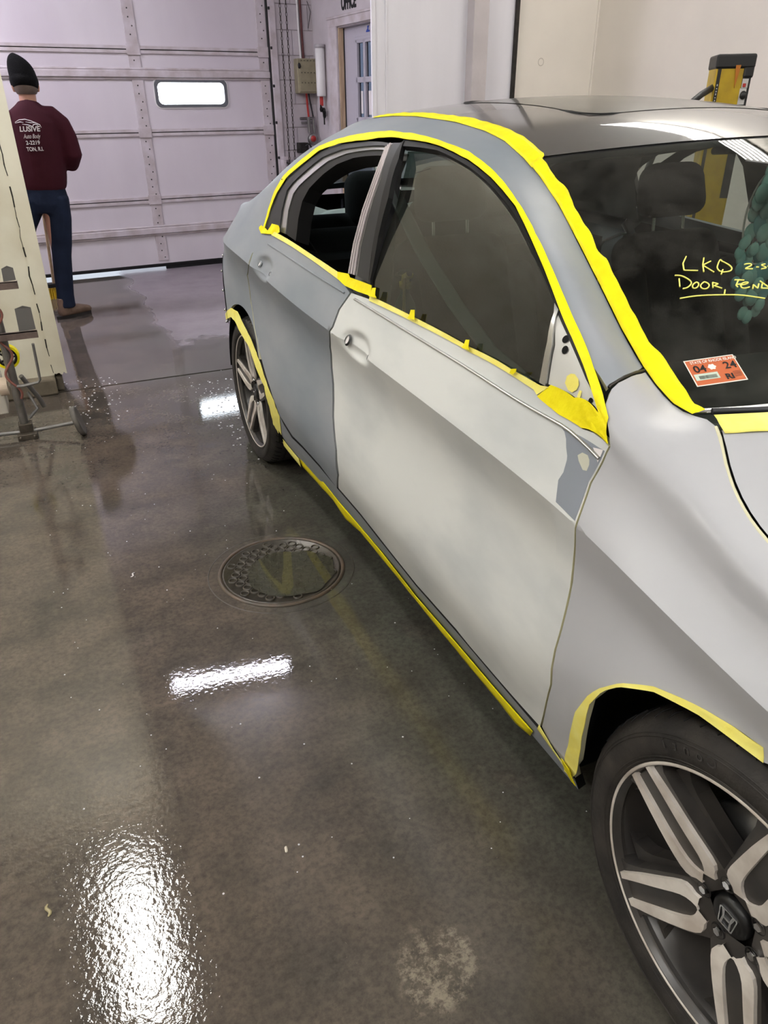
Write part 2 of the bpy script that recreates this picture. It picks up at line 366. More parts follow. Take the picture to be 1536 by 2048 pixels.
def ring_prism(mb, A, B, fn, d0, d1, mi=0):
    n = len(A); F = [fn(a, b, d0) for a, b in A]+[fn(a, b, d0) for a, b in B]; K = [fn(a, b, d1) for a, b in A]+[fn(a, b, d1) for a, b in B]
    fc = [(i, (i+1) % n, n+(i+1) % n, n+i) for i in range(n)]
    mb.add(F, fc, mi); mb.add(K, [t[::-1] for t in fc], mi); mb.add(F+K, [(i, (i+1) % n, 2*n+(i+1) % n, 2*n+i) for i in range(n)]+[(n+i, n+(i+1) % n, 3*n+(i+1) % n, 3*n+i) for i in range(n)], mi)
q = MB(); gf = lambda a, b, d: gpt(a, d, b)
ring_prism(q, rrect(WX0-.012, WX1+.012, WZ0-.012, WZ1+.012, .05), rrect(WX0+.018, WX1-.018, WZ0+.015, WZ1-.015, .045), gf, YD-.012, YD+.05)
wf = q.build('window_frame', mat('grey_window_rubber', (92, 94, 98), .5), dr, bevel=.004)
q = MB(); ring_prism(q, rrect(WX0-.022, WX1+.022, WZ0-.022, WZ1+.022, .06), rrect(WX0-.010, WX1+.010, WZ0-.010, WZ1+.010, .052), gf, YD-.008, YD+.01); q.build('window_sealant', m_pvc, dr)
MB().prism(rrect(WX0+.012, WX1-.012, WZ0+.01, WZ1-.01, .045), gf, YD+.03, YD+.034).build('window_pane', m_daylight, wf)
MB().box(D0, D1, YD-.004, YD+.035, .026, .058, 0, GM).build('bottom_seal', m_dark, dr, bevel=.006)
MB().box(1.05, D1, YD-.002, YD+.03, .0, .03, 0, GM).build('bottom_seal', m_dark, dr)
q = MB(); q.box(D1, D1+.018, .0, .05, .0, 3.3, 1, GM); q.box(D1+.018, D1+.085, -.03, .05, 0, 3.3, 0, GM)
for i in range(9): q.box(D1+.01, D1+.03, -.036, -.02, .35+i*.33, .375+i*.33, 1, GM)
q.build('trim_8', [m_trim_dirty, m_black], bevel=.004, kind='structure')      # steel track beside the door

# office wall: local x towards the camera, y into the wall
OM = Matrix(((math.sin(SA), math.cos(SA), 0, 2.282), (-math.cos(SA), math.sin(SA), 0, 8.006), (0, 0, 1, 0), (0, 0, 0, 1)))
of = MB()
of.box(-.05, .60, 0, .13, 0, CEIL, 0, OM); of.box(.60, 1.52, 0, .13, 2.165, CEIL, 0, OM); of.box(1.52, 2.9, 0, .13, 0, CEIL, 0, OM)
of.build('wall_office', m_block, kind='structure')
q = MB(); q.box(.60, .615, -.0, .11, 0, 2.165, 1, OM); q.box(1.505, 1.52, 0, .11, 0, 2.165, 1, OM); q.box(.6, 1.52, 0, .11, 2.15, 2.165, 0, OM)
q.box(.425, .605, -.025, 0, 0, 2.225, 0, OM); q.box(1.515, 1.69, -.025, 0, 0, 2.225, 0, OM); q.box(.425, 1.69, -.026, 0, 2.16, 2.235, 0, OM); q.box(.41, 1.70, -.035, 0, 2.225, 2.245, 0, OM)
q.build('trim_9', [m_trim_dirty, m_wood], bevel=.004, kind='structure')
od = MB(); T0, T1 = .618, 1.502
gx = [(.895, 1.02), (1.06, 1.205), (1.245, 1.33)]
gz = [(1.02, 1.34), (1.40, 1.69), (1.735, 2.01)]
od.box(T0, .86, .06, .10, .01, 2.147, 0, OM); od.box(1.36, T1, .06, .10, .01, 2.147, 0, OM); od.box(.86, 1.36, .06, .10, 2.05, 2.147, 0, OM); od.box(.86, 1.36, .06, .10, .01, .98, 0, OM)
od.box(.86, 1.36, .05, .058, 2.035, 2.06, 0, OM)
for a, c in ((.86, .895), (1.02, 1.06), (1.205, 1.245), (1.33, 1.36)): od.box(a, c, .052, .09, .98, 2.05, 0, OM)
for a, c in ((.98, 1.02), (1.34, 1.40), (1.69, 1.735), (2.01, 2.05)): od.box(.86, 1.36, .052, .09, a, c, 0, OM)
do = od.build('door_2', m_officedoor, bevel=.003, kind='structure')
for a, c in gx:
    for b, d in gz: MB().box(a-.005, c+.005, .075, .079, b-.005, d+.005, 0, OM).build('window_pane', m_pane, do)
MB().box(T0-.004, T0, .05, .1, .01, 2.147, 0, OM).build('door_gap', m_black, do)
def opt(t, d, z): return OM @ Vector((t, d, z))
ex, ez = OM.to_3x3() @ Vector((1, 0, 0)), Vector((0, 0, 1))
text('lettering', 'OFFICE', .155, basis(opt(.70, -.004, 2.285), ex, ez), m_print, bpy.data.objects['wall_office'], .001, 'LEFT', .62, .006)
MB().prism([(1.08, 2.085), (1.15, 2.085), (1.15, 2.097), (1.125, 2.102), (1.125, 2.115), (1.135, 2.127), (1.12, 2.136), (1.105, 2.125), (1.112, 2.112), (1.09, 2.10)], lambda a, b, d: tuple(opt(a, d, b)), .056, .059).build('door_sticker', m_blue, do)
MB().box(.925, .965, .072, .0745, 1.43, 1.62, 0, OM).build('door_sticker', m_whiteprint, do)
MB().box(1.085, 1.185, .072, .0745, 1.42, 1.62, 0, OM).build('door_sticker', m_whiteprint, do)
# room behind the office door
MB().box(.4, 2.9, 1.4, 1.45, 0, CEIL, 0, OM).build('wall_inner_office', m_cream, kind='structure')

# ---------------------------------------------------------------- lamps
def ceiling_light(loc, rz, L, n, wide, mt, label, tilt=0.):
    t = thing('ceiling_light', label, 'ceiling light', loc, rz, 'ceiling lights'); t.rotation_euler = (0, tilt, rz)
    bpy.context.view_layer.update()
    q = MB(); q.box(-L/2-.03, L/2+.03, -wide/2, wide/2, .03, .08); q.box(-L/2-.03, L/2+.03, -wide/2, -wide/2+.012, -.02, .03); q.box(-L/2-.03, L/2+.03, wide/2-.012, wide/2, -.02, .03)
    o = q.build('housing', m_fixture); o.parent = t
    for i in range(n):
        y = (i-(n-1)/2)*(wide-.08)/max(1, n-1) if n > 1 else 0
        q = MB(); q.lathe([(.0001, -L/2), (.014, -L/2), (.014, L/2), (.0001, L/2)], (0, y, 0), 'x', 10); o = q.build('tube', mt); o.parent = t
    return t
def wires(t, h):
    for sx in (-.4, .4): q = MB(); q.tube([(sx, 0, .08), (sx, 0, h)], .006, 6); o = q.build('hanger', m_steel); o.parent = t
for (x, y, rz, lb) in ((-1.07, 3.22, 90, 'six tube fluorescent ceiling light above the wet floor at left'), (-.9, -2.6, 90, 'added six tube fill light far behind the camera'),  # all but the first are unseen fixtures added for general brightness
                       (1.25, -1.5, 90, 'added six tube fill light in front of the hood, out of view'), (2.9, -1.2, 90, 'added six tube fill light in front of the car, out of view'),
                       (-2.6, -.8, 90, 'added six tube fill light behind the camera on the left side'), (-3.2, 2.4, 90, 'added six tube fill light beside the left wall, out of view')):
    t = ceiling_light((x, y, 3.78), R(rz), 1.22, 6, .46 if x != -1.07 else .36, m_tubelight_w, lb); wires(t, .32)
t = ceiling_light((3.36, 3.25, 3.78), R(90), 2.2, 6, .50, m_tubelight_b, 'long six tube fluorescent light above the far side wall, mirrored in the car roof'); wires(t, .32)
t = ceiling_light((.22, 5.66, 3.72), R(-9), 1.17, 1, .10, m_tubelight_c, 'single tube cool white strip light near the garage door'); wires(t, .38)
t = ceiling_light((-2.3, 6.2, 3.72), R(0), 1.17, 5, .4, m_tubelight_c, 'added five tube cool fill light hidden behind the cream partition'); wires(t, .38)  # unseen fixture added to brighten the area by the garage door

# ---- car body surface: eight feature lines along the car, lofted across; side of the car at x=0, front axle at y=0 ----
def cspline(X, Y):
    X = np.array(X, float); Y = np.array(Y, float); n = len(X)
    h = np.diff(X); A = np.eye(n); b = np.zeros(n)
    for i in range(1, n-1):
        A[i, i-1] = h[i-1]; A[i, i] = 2*(h[i-1]+h[i]); A[i, i+1] = h[i]
        b[i] = 6*((Y[i+1]-Y[i])/h[i]-(Y[i]-Y[i-1])/h[i-1])
    M = np.linalg.solve(A, b)
    def f(x):
        x = np.asarray(x, float)
        i = np.clip(np.searchsorted(X, x)-1, 0, n-2)
        d = x-X[i]
        return Y[i]+d*((Y[i+1]-Y[i])/h[i]-h[i]*(2*M[i]+M[i+1])/6)+d*d*M[i]/2+d**3*(M[i+1]-M[i])/(6*h[i])
    return f
PLAN = cspline([-.98,-.8,-.6,-.35,0,.4,1,1.6,2.2,2.7,3.0,3.2,3.4,3.6,3.75], [.42,.2,.09,.03,.004,0,0,0,0,.003,.025,.072,.145,.25,.36])
K1Z = cspline([-1,.4,.8,1.3,1.9,2.4,3.8], [.30,.303,.312,.32,.31,.296,.29])
K4Z = cspline([-1,-.4,-.1,.085,.294,.426,.6,.867,1.3,1.6,1.874,2.174,2.426,2.8,3.2,3.75], [.60,.715,.768,.796,.832,.853,.868,.880,.893,.901,.909,.926,.945,.962,.958,.92])
K5 = [-1,-.5,-.1,.15,.3,.436,.628,.866,1.1,1.36,1.65,2.0,2.385,2.8,3.2,3.75]
K5X = cspline(K5, [.05,.05,.050,.053,.060,.056,.055,.055,.055,.055,.055,.055,.055,.055,.05,.06])
K5Z = cspline(K5, [.655,.768,.834,.868,.916,.973,.986,.994,1.001,1.009,1.017,1.030,1.046,1.048,1.035,.99])
K6 = [-1,-.5,-.1,.15,.3,.43,.525,.626,.766,.909,1.049,1.189,1.422,1.693,1.911,2.134,2.4,2.65,2.9,3.2,3.75]
K6X = cspline(K6, [.40,.12,.070,.066,.076,.060,.085,.111,.148,.181,.206,.224,.242,.249,.240,.226,.205,.185,.165,.17,.36])
K6Z = cspline(K6, [.69,.81,.884,.916,.963,1.0,1.079,1.138,1.216,1.281,1.330,1.364,1.401,1.418,1.407,1.383,1.325,1.24,1.15,1.08,1.03])
K7 = [-1,-.5,-.1,.16,.245,.315,.368,.41,.458,.511,.557,.642,.743,.856,.95,1.053,1.134,1.237,1.338,1.5,1.74,2.0,2.25,2.5,2.75,3.0,3.2,3.45,3.75]
K7X = cspline(K7, [.46,.18,.118,.121,.147,.182,.207,.2075,.208,.213,.22,.235,.255,.277,.295,.312,.323,.334,.340,.346,.350,.350,.345,.335,.325,.312,.305,.33,.45])
K7Z = cspline(K7, [.70,.83,.905,.934,.959,.994,1.0225,1.0215,1.024,1.041,1.060,1.105,1.166,1.233,1.288,1.338,1.372,1.405,1.424,1.442,1.454,1.452,1.425,1.355,1.26,1.155,1.105,1.08,1.055])
def knots(y):
    p = PLAN(y); o = np.zeros_like(y)
    z4 = K4Z(y)
    r = np.where(y > 2.5, p-.003, 0*p)                         # rear corner: the lower panel stays wide, the shoulder tapers
    q = p+.30*r
    xs = [p+.075-.5*r, p+.036-.5*r, p-.004-.25*r-.010*np.clip((.6-y)/.25, 0, 1), p+np.where(y < .5, .014, .026)-.27*r-.012*np.clip((y-2.6)/.4, 0, 1), p+.1*r, q+K5X(y), np.maximum(K6X(y), q+.05), np.maximum(K7X(y), q+.09)]
    zs = [o+.205, K1Z(y), np.where(y < .6, .455+.165*np.clip((.6-y)/.35, 0, 1), .455), z4-.075, z4, K5Z(y), K6Z(y), K7Z(y)]
    return np.stack(xs, -1), np.stack(zs, -1)
BREAK = (1, 4)
def surf(y, s):
    """point of the body side at station y and section parameter s (0 sill edge, 1 door bottom, 4 crease, 5 belt, 6 window top, 7 roof or hood edge)"""
    y = np.atleast_1d(np.asarray(y, float)); s = np.clip(np.atleast_1d(np.asarray(s, float)), 0, 7)
    kx, kz = knots(y); C = np.stack([kx, kz], -1)              # n,8,2
    D = np.diff(C, axis=1); L = np.linalg.norm(D, axis=2)+1e-6; U = D/L[..., None]
    T0 = np.empty_like(D); T1 = np.empty_like(D)
    for k in range(7):
        for side, kk in ((0, k), (1, k+1)):
            if kk in (0, 7) or kk in BREAK: t = U[:, k]
            else:
                w0 = 1/L[:, kk-1]; w1 = 1/L[:, kk]
                t = (U[:, kk-1]*w0[:, None]+U[:, kk]*w1[:, None])
                t = t/(np.linalg.norm(t, axis=1)[:, None]+1e-9)
            (T0 if side == 0 else T1)[:, k] = t*L[:, k][:, None]
    i = np.clip(s.astype(int), 0, 6); t = s-i; n = np.arange(len(y))
    a, b, m0, m1 = C[n, i], C[n, i+1], T0[n, i], T1[n, i]
    t = t[:, None]
    P = (2*t**3-3*t**2+1)*a+(t**3-2*t**2+t)*m0+(-2*t**3+3*t**2)*b+(t**3-t**2)*m1
    return np.stack([P[:, 0], y, P[:, 1]], -1)
def surfn(y, s):
    e = 1e-3
    y = np.atleast_1d(np.asarray(y, float)); s = np.atleast_1d(np.asarray(s, float))
    s0 = np.clip(s-.02, 0, 7); s1 = np.clip(s+.02, 0, 7)
    for br in BREAK:      # one-sided at the creases
        s1 = np.where((s < br) & (s1 > br), br, s1); s0 = np.where((s >= br) & (s0 < br), br, s0)
    n = np.cross(surf(y, s1)-surf(y, s0), surf(y+e, s)-surf(y-e, s))
    n /= np.linalg.norm(n, axis=1)[:, None]+1e-12
    return np.where(n[:, :1] > 0.999, -n, n)
def lerp(a, b, t): return a+(b-a)*t
def span(ye, b, c, u):
    """point across the car from the edge line at station ye: b bows it forward, c crowns it"""
    ye = np.asarray(ye, float); u = np.asarray(u, float)
    xe, ze = K7X(ye), K7Z(ye); sh = 1-(2*u-1)**2
    return np.stack([xe+u*(1.85-2*xe), ye-b*sh, ze+c*sh], -1)
def windshield(u, v):
    v = np.asarray(v, float); return span(.425+(1.134-.425)*v, lerp(.21, .17, v), lerp(.022, .040, v), u)
def roofs(u, v):
    v = np.asarray(v, float); return span(1.134+(2.42-1.134)*v, lerp(.17, -.10, v), .040+.010*np.sin(np.pi*np.clip(v*1.2, 0, 1)), u)
def backlight(u, v):
    v = np.asarray(v, float); return span(2.42+(3.08-2.42)*v, lerp(-.10, -.16, v), lerp(.040, .03, v), u)
def trunks(u, v):
    v = np.asarray(v, float); return span(3.08+(3.62-3.08)*v, lerp(-.16, -.12, v), lerp(.03, .02, v), u)
def hoods(u, v):
    v = np.asarray(v, float); return span(.368-(.368+.98)*v, lerp(.18, .10, v), lerp(.02, .06, np.clip(2*v, 0, 1))-.02*v, u)
# ---------------------------------------------------------------- outlines on the car body, as (station along the car, section parameter)
DATA = {
 'front_door': [(0.436,5.3021),(0.4416,4.5416),(0.4258,4.0311),(0.4359,2.9273),(0.4259,2.3836),(0.4275,1.8362),(0.4901,1.0517),(0.7914,0.9711),(0.8595,1.0142),(1.0938,0.8839),(1.3023,1.0629),(1.4654,1.2443),(1.6448,1.3122),(1.5664,1.9459),(1.566,2.218),(1.625,2.4528),(1.6819,2.8198),(1.5871,4.1367),(1.5888,4.5545),(1.5571,5.0014),(1.4245,5.0271),(1.1782,5.0594),(0.9125,5.0849),(0.7602,5.1313),(0.6611,5.151),(0.5768,5.1383),(0.5038,5.0475),(0.4514,5.2851)],
 'rear_door': [(1.5679,4.9852),(1.6,4.5323),(1.5983,4.1126),(1.6977,2.8067),(1.6384,2.4404),(1.5805,2.2025),(1.5889,1.8721),(1.6745,1.2097),(1.809,1.4355),(1.9959,1.4633),(2.1223,1.4222),(2.1839,1.6174),(2.2291,1.7384),(2.2474,2.0111),(2.3048,2.1501),(2.3715,2.2482),(2.4787,2.4051),(2.566,2.5301),(2.6362,2.7474),(2.6374,2.9155),(2.4768,4.0041),(2.4902,4.3887),(2.4477,5.046),(2.3573,5.0912),(2.1117,5.0941),(1.899,5.0729),(1.6947,5.0565)],
 'sill': [(0.5015,0.8989),(0.8685,0.8674),(1.1032,0.759),(1.3121,0.956),(1.4773,1.1392),(1.6586,1.2052),(1.8242,1.3296),(2.0125,1.3593),(2.151,1.2904),(2.2143,1.5153),(2.2393,1.7993),(2.5543,0),(2.4684,0),(2.36,0),(2.2,0),(1.9,0),(1.6,0),(1.2,0),(0.8,0),(0.44,0)],
 'fender_px': [(0.4316,5.4185),(0.4382,4.5586),(0.4221,4.0496),(0.4305,2.9424),(0.4209,2.3928),(0.4209,1.8492),(0.4813,1.0948),(0.4025,0.6401),(0.361,1.1272),(0.3249,1.6773),(0.3133,1.8713),(0.2879,1.9875),(0.2478,2.168),(0.1922,2.4381),(0.1134,2.6618),(0.0051,2.8584)],
 'seam': [(0.4898,6.1157),(0.4915,6.1886),(0.5064,6.4566),(0.5293,6.733),(0.5478,6.9963)],
 'rail_low': [(0.491,6.0465),(0.5332,5.9963),(0.6303,5.9999),(0.734,5.9909),(0.8468,5.992),(0.9728,6.0433),(1.0956,6.1069),(1.2534,6.1282),(1.4194,6.0441),(1.615,5.9953),(1.6887,6.0229),(1.8725,6.03),(2.041,5.9914),(2.1989,5.9684),(2.3172,5.8578),(2.4442,5.7549),(2.4794,5.5809),(2.4924,5.357),(2.4754,5.0924)],
 'rgap': [(2.4564,5.042),(2.4985,4.3733),(2.4922,3.9589),(2.6499,2.909),(2.6468,2.7419),(2.5766,2.5237),(2.4889,2.3984),(2.3817,2.2407)],
 'archR': [(2.3208,2.1223),(2.3861,2.1072),(2.4844,2.1818),(2.6133,2.3186),(2.7669,2.382),(2.8621,2.4363),(2.9449,2.4349),(3.1817,2.275)],
 'tape_frame': [(1.6111,5.9906),(1.4194,6.0441),(1.2534,6.1282),(1.0956,6.1069),(0.9728,6.0433),(0.8468,5.992),(0.734,5.9909),(0.6303,5.9999),(0.5332,5.9963),(0.4892,6.0416),(0.4556,6.0439),(0.4364,5.461),(0.5047,5.0651),(0.5678,5.0396),(0.6431,5.0926),(0.6146,5.2798),(0.5431,5.387),(0.4764,5.7849),(0.5234,5.8289),(0.6042,5.8771),(0.7064,5.9116),(0.8228,5.9352),(0.9462,5.978),(1.0576,5.9819),(1.2167,5.9881),(1.3919,5.9773),(1.571,5.9408)],
 'tape_rear_top': [(1.6111,5.9906),(1.6735,5.9951),(1.8617,5.9939),(2.0355,5.9835),(2.1924,5.9583),(2.3125,5.8487),(2.4399,5.7451),(2.4767,5.5733),(2.4885,5.3441),(2.4815,5.1097),(2.4614,5.1104),(2.4618,5.343),(2.4333,5.5388),(2.3805,5.6862),(2.2567,5.7863),(2.148,5.8856),(1.9899,5.9163),(1.8023,5.9112),(1.629,5.9391),(1.571,5.9408)],
 'tape_rear_blob': [(2.5141,5.1118),(2.4917,5.1392),(2.407,5.1058),(2.3846,5.1921),(2.3005,5.1938),(2.2649,5.1369),(2.3323,5.0905),(2.3829,5.0749),(2.476,5.0392)],
 'tape_belt_rear': [(2.3438,5.1235),(2.1169,5.1089),(1.9061,5.0919),(1.6692,5.0747),(1.6526,5.0332),(1.8929,5.0572),(2.1246,5.0712),(2.352,5.0768)],
 'tape_b_block': [(1.6782,5.0772),(1.5997,5.0995),(1.5864,5.0838),(1.4364,5.1071),(1.4193,5.0489),(1.5067,5.031),(1.6006,5.0223),(1.6628,5.0383)],
 'tape_belt_front': [(1.4353,5.0465),(1.1821,5.0721),(0.9154,5.0984),(0.7329,5.1555),(0.6433,5.2042),(0.6177,5.2507),(0.6444,5.1056),(0.6591,5.131),(0.757,5.1095),(0.9096,5.0714),(1.1733,5.0442),(1.4308,5.0172)],
 'tape_tab0': [(1.4197,5.0976),(1.397,5.1095),(1.3868,5.0697),(1.3759,5.0573),(1.4239,5.0432),(1.4184,5.0649)],
 'tape_tab1': [(1.1834,5.1043),(1.1647,5.1164),(1.1561,5.0774),(1.1471,5.0653),(1.1865,5.0507),(1.1821,5.0721)],
 'tape_tab2': [(0.9158,5.1328),(0.9009,5.1474),(0.895,5.1058),(0.8881,5.0933),(0.9192,5.0751),(0.9154,5.0984)],
 'tape_tab3': [(0.731,5.1704),(0.7141,5.204),(0.7146,5.1752),(0.7233,5.1398),(0.7339,5.1342)],
 'tape_archF': [(0.4011,1.0324),(0.3461,1.7304),(0.3154,1.9252),(0.2792,2.0732),(0.2477,2.2216),(0.1963,2.495),(0.1052,2.8166),(0.0125,3.096),(0.0051,2.8584),(0.1134,2.6618),(0.1922,2.4381),(0.2474,2.1625),(0.2874,1.9808),(0.3079,1.8676),(0.3192,1.6809),(0.3539,1.1557),(0.4005,0.3511),(0.4295,0.2612)],
 'tape_archR': [(3.2234,2.3147),(2.9482,2.526),(2.827,2.5492),(2.7122,2.4712),(2.5856,2.3988),(2.4281,2.2807),(2.3389,2.1587),(2.2553,2.0309),(2.2327,1.7158),(2.4849,0),(2.5543,0),(2.3804,1.6977),(2.3815,2.0903),(2.4844,2.1818),(2.6133,2.3186),(2.7664,2.3772),(2.8617,2.4315),(2.9449,2.4349),(3.1817,2.275)],
 'tape_sill': [(2.1887,1.1809),(2.1016,0.98),(1.8994,0.7665),(1.7371,0.5278),(1.5434,0.493),(1.3586,0.4334),(1.1489,0.1488),(0.9058,0.2605),(0.6861,0.3038),(0.5243,0.4302)],
 'tape_sill_dogleg': [(2.4816,0),(2.3725,0),(2.2761,0),(2.2505,0),(2.3561,0),(2.4783,0)],
 'patch_grey': [(0.5527,4.9039),(0.5407,4.872),(0.53,4.8049),(0.5209,4.7125),(0.51,4.6281),(0.5068,4.5838),(0.5013,4.4251),(0.5039,4.3061),(0.4939,4.164),(0.4862,4.0575),(0.4292,4.0368),(0.4442,4.5429),(0.4407,4.988),(0.4586,4.9653)],
 'patch_cream': [(0.4892,4.7173),(0.4824,4.782),(0.4694,4.7975),(0.4624,4.7627),(0.4584,4.7108),(0.4575,4.6302),(0.4657,4.6075),(0.4818,4.6668)],
 'patch_tri': [(0.4656,4.9211),(0.4443,4.9839),(0.4452,4.8076)],
 'handleF': [(1.5543,4.0395),(1.4603,4.2951),(1.3679,4.2094),(1.3031,4.0102),(1.3482,3.6087),(1.4225,3.5037),(1.5104,3.5837)],
 'handleF_c': [(1.4225,4.0239),(1.4844,4.0427),(1.321,4.0209)],
 'handleR_c': [(2.3372,4.1829),(2.4123,4.1923),(2.2437,4.1917)],
 'glassF': [(1.5446,5.8962),(1.3727,5.9522),(1.1942,5.9581),(1.0346,5.9504),(0.9236,5.9447),(0.8277,5.9245),(0.7517,5.918),(0.684,5.8928),(0.674,5.8618),(0.6545,5.5796),(0.6516,5.2191),(0.7321,5.1491),(0.9143,5.093),(1.1805,5.067),(1.4257,5.0391),(1.468,5.1302),(1.48,5.3659),(1.478,5.5801),(1.5137,5.8076)],
 'frameF_dark': [(1.578,5.9153),(1.571,5.9408),(1.3919,5.9773),(1.2167,5.9881),(1.0576,5.9819),(0.9462,5.978),(0.8228,5.9352),(0.7064,5.9116),(0.6042,5.8771),(0.5234,5.8289),(0.4777,5.8067),(0.4959,5.7936),(0.5339,5.7596),(0.6191,5.8389),(0.674,5.8618),(0.7322,5.9104),(0.822,5.9139),(0.9236,5.9447),(1.0346,5.9504),(1.1942,5.9581),(1.3727,5.9522),(1.5446,5.8962)],
 'sail': [(0.6686,5.8597),(0.6586,5.8656),(0.6146,5.8374),(0.5339,5.7596),(0.4914,5.7911),(0.4774,5.7651),(0.5425,5.3754),(0.6169,5.2633),(0.6297,5.2513),(0.636,5.6195)],
 'sail_bar': [(0.6839,5.878),(0.667,5.8856),(0.64,5.604),(0.6313,5.2272),(0.6512,5.2151),(0.6545,5.5796),(0.6708,5.8258)],
 'sail_spot': [(0.5713,5.5701),(0.5613,5.6194),(0.5493,5.6239),(0.5437,5.5712),(0.5464,5.4789),(0.5564,5.391),(0.5685,5.3713),(0.5808,5.4095),(0.5799,5.4982)],
 'sail_tab': [(0.539,5.5257),(0.5324,5.5579),(0.5327,5.4417),(0.5408,5.4071)],
 'sail_hole': [(0.6161,5.7919),(0.6062,5.7008),(0.5065,5.6318)],
 'pillarB': [(1.617,5.9004),(1.5674,5.9143),(1.5239,5.6711),(1.5097,5.4824),(1.5032,5.2992),(1.474,5.1064),(1.562,5.1104),(1.5809,5.2692),(1.5753,5.4326),(1.5657,5.6579)],
 'pillarB_edge': [(1.5674,5.9143),(1.5652,5.9333),(1.5137,5.8076),(1.478,5.5801),(1.48,5.3659),(1.468,5.1302),(1.4333,5.0413),(1.474,5.1064),(1.5032,5.2992),(1.5097,5.4824),(1.5239,5.6711)],
 'stripB': [(1.6316,5.8973),(1.617,5.9004),(1.5657,5.6579),(1.5753,5.4326),(1.5809,5.2692),(1.562,5.1104),(1.6259,5.0972),(1.6386,5.2744),(1.6239,5.4741),(1.6089,5.6771),(1.632,5.8477)],
 'rframe_out': [(1.6316,5.8973),(1.8023,5.9112),(1.9899,5.9163),(2.148,5.8856),(2.2567,5.7863),(2.3805,5.6862),(2.4333,5.5388),(2.4618,5.343),(2.4554,5.1125),(2.3075,5.1415),(2.333,5.3463),(2.3357,5.5474),(2.2945,5.6193),(2.1923,5.7204),(2.0951,5.8144),(1.9557,5.8616),(1.7739,5.8683),(1.6305,5.8763)],
 'rframe_mid': [(1.6305,5.8763),(1.7739,5.8683),(1.9557,5.8616),(2.0951,5.8144),(2.1923,5.7204),(2.2945,5.6193),(2.3357,5.5474),(2.333,5.3463),(2.3075,5.1415),(2.2495,5.1424),(2.2771,5.3512),(2.2682,5.5094),(2.2292,5.5839),(2.1296,5.6858),(2.0362,5.7765),(1.9089,5.8283),(1.7577,5.8425),(1.6252,5.853)],
 'rframe_in': [(1.6252,5.853),(1.7577,5.8425),(1.9089,5.8283),(2.0362,5.7765),(2.1296,5.6858),(2.2292,5.5839),(2.2682,5.5094),(2.2771,5.3512),(2.2495,5.1424),(2.1374,5.1219),(2.1646,5.2989),(2.1652,5.4479),(2.1286,5.5555),(2.0395,5.669),(1.9538,5.7468),(1.8484,5.7891),(1.7271,5.8032),(1.6191,5.816)],
 'tape_roof_low': [(1.9995,7),(1.7441,7),(1.4917,6.9568),(1.3322,6.9663),(1.2322,6.9723),(1.1307,6.9835),(1.0519,6.9887),(0.9506,7),(0.8553,6.9955),(0.7433,6.9975),(0.642,7),(0.5563,6.9931),(0.5109,7),(0.4581,6.998),(0.4036,6.9838)],
}
W_STROKES = [[(0.1284,0.5234),(0.1182,0.5013),(0.1138,0.4784),(0.1312,0.4738)],[(0.1502,0.5139),(0.1425,0.4915),(0.1378,0.4688)],[(0.1563,0.5013),(0.1421,0.4903),(0.1507,0.4651)],[(0.171,0.4971),(0.1695,0.5024),(0.1621,0.4876),(0.1586,0.4771),(0.1588,0.4672),(0.1623,0.4653)],[(0.1702,0.4997),(0.1759,0.4873),(0.1777,0.4746),(0.1722,0.4646),(0.1616,0.463)],[(0.1644,0.471),(0.1579,0.4564)],[(0.1981,0.4817),(0.2053,0.4828),(0.2059,0.4765),(0.1956,0.4686),(0.2046,0.4656)],[(0.2114,0.4704),(0.2148,0.4693)],[(0.2268,0.4773),(0.2211,0.4755),(0.2233,0.4694),(0.2231,0.4645),(0.2165,0.4633)],[(0.2276,0.4698),(0.2289,0.4695)],[(0.0982,0.4642),(0.1068,0.4601),(0.1128,0.4456),(0.1119,0.4338),(0.1044,0.4233),(0.0982,0.4209)],[(0.101,0.4527),(0.0958,0.4272)],[(0.1194,0.4376),(0.1132,0.43),(0.1114,0.4208),(0.1162,0.4211),(0.1213,0.432),(0.1196,0.4383)],[(0.1285,0.4355),(0.1226,0.427),(0.1223,0.4172),(0.1283,0.4166),(0.1336,0.4274),(0.1306,0.4363),(0.1277,0.4344)],[(0.14,0.4333),(0.1359,0.4163)],[(0.1397,0.4334),(0.1457,0.4275),(0.1391,0.4228),(0.147,0.4127)],[(0.1496,0.408),(0.1451,0.3948)],[(0.1704,0.4359),(0.1824,0.4325)],[(0.1748,0.4339),(0.1672,0.4188),(0.1681,0.4127)],[(0.1679,0.4205),(0.1758,0.4219)],[(0.1724,0.4173),(0.1825,0.4211),(0.1848,0.4254),(0.1778,0.4239),(0.1728,0.4154),(0.1746,0.408),(0.1834,0.4106)],[(0.1855,0.4037),(0.1903,0.4168),(0.1925,0.4042),(0.1982,0.4177)],[(0.2027,0.4168),(0.1974,0.4038),(0.2067,0.4016)],[(0.2025,0.4263),(0.2079,0.4053)],[(0.0874,0.3912),(0.105,0.3951),(0.1237,0.3952),(0.1449,0.3926),(0.1648,0.3878),(0.1818,0.3789),(0.1926,0.3723)]]
W_STICKER = [(0.0491,0.1994),(0.1088,0.2132),(0.0998,0.1269),(0.0401,0.1091)]
W_TAPE_IN = [(0.0261,1.0579),(0.0226,0.9924),(0.0178,0.863),(0.0227,0.7929),(0.0167,0.7238),(0.0201,0.6079),(0.0167,0.563),(0.0223,0.5277),(0.0209,0.4076),(0.0204,0.2621),(0.0266,0.1924),(0.0246,0.1525),(0.0223,0.0986),(0.0168,0.0372),(0.0154,-0.0018)]
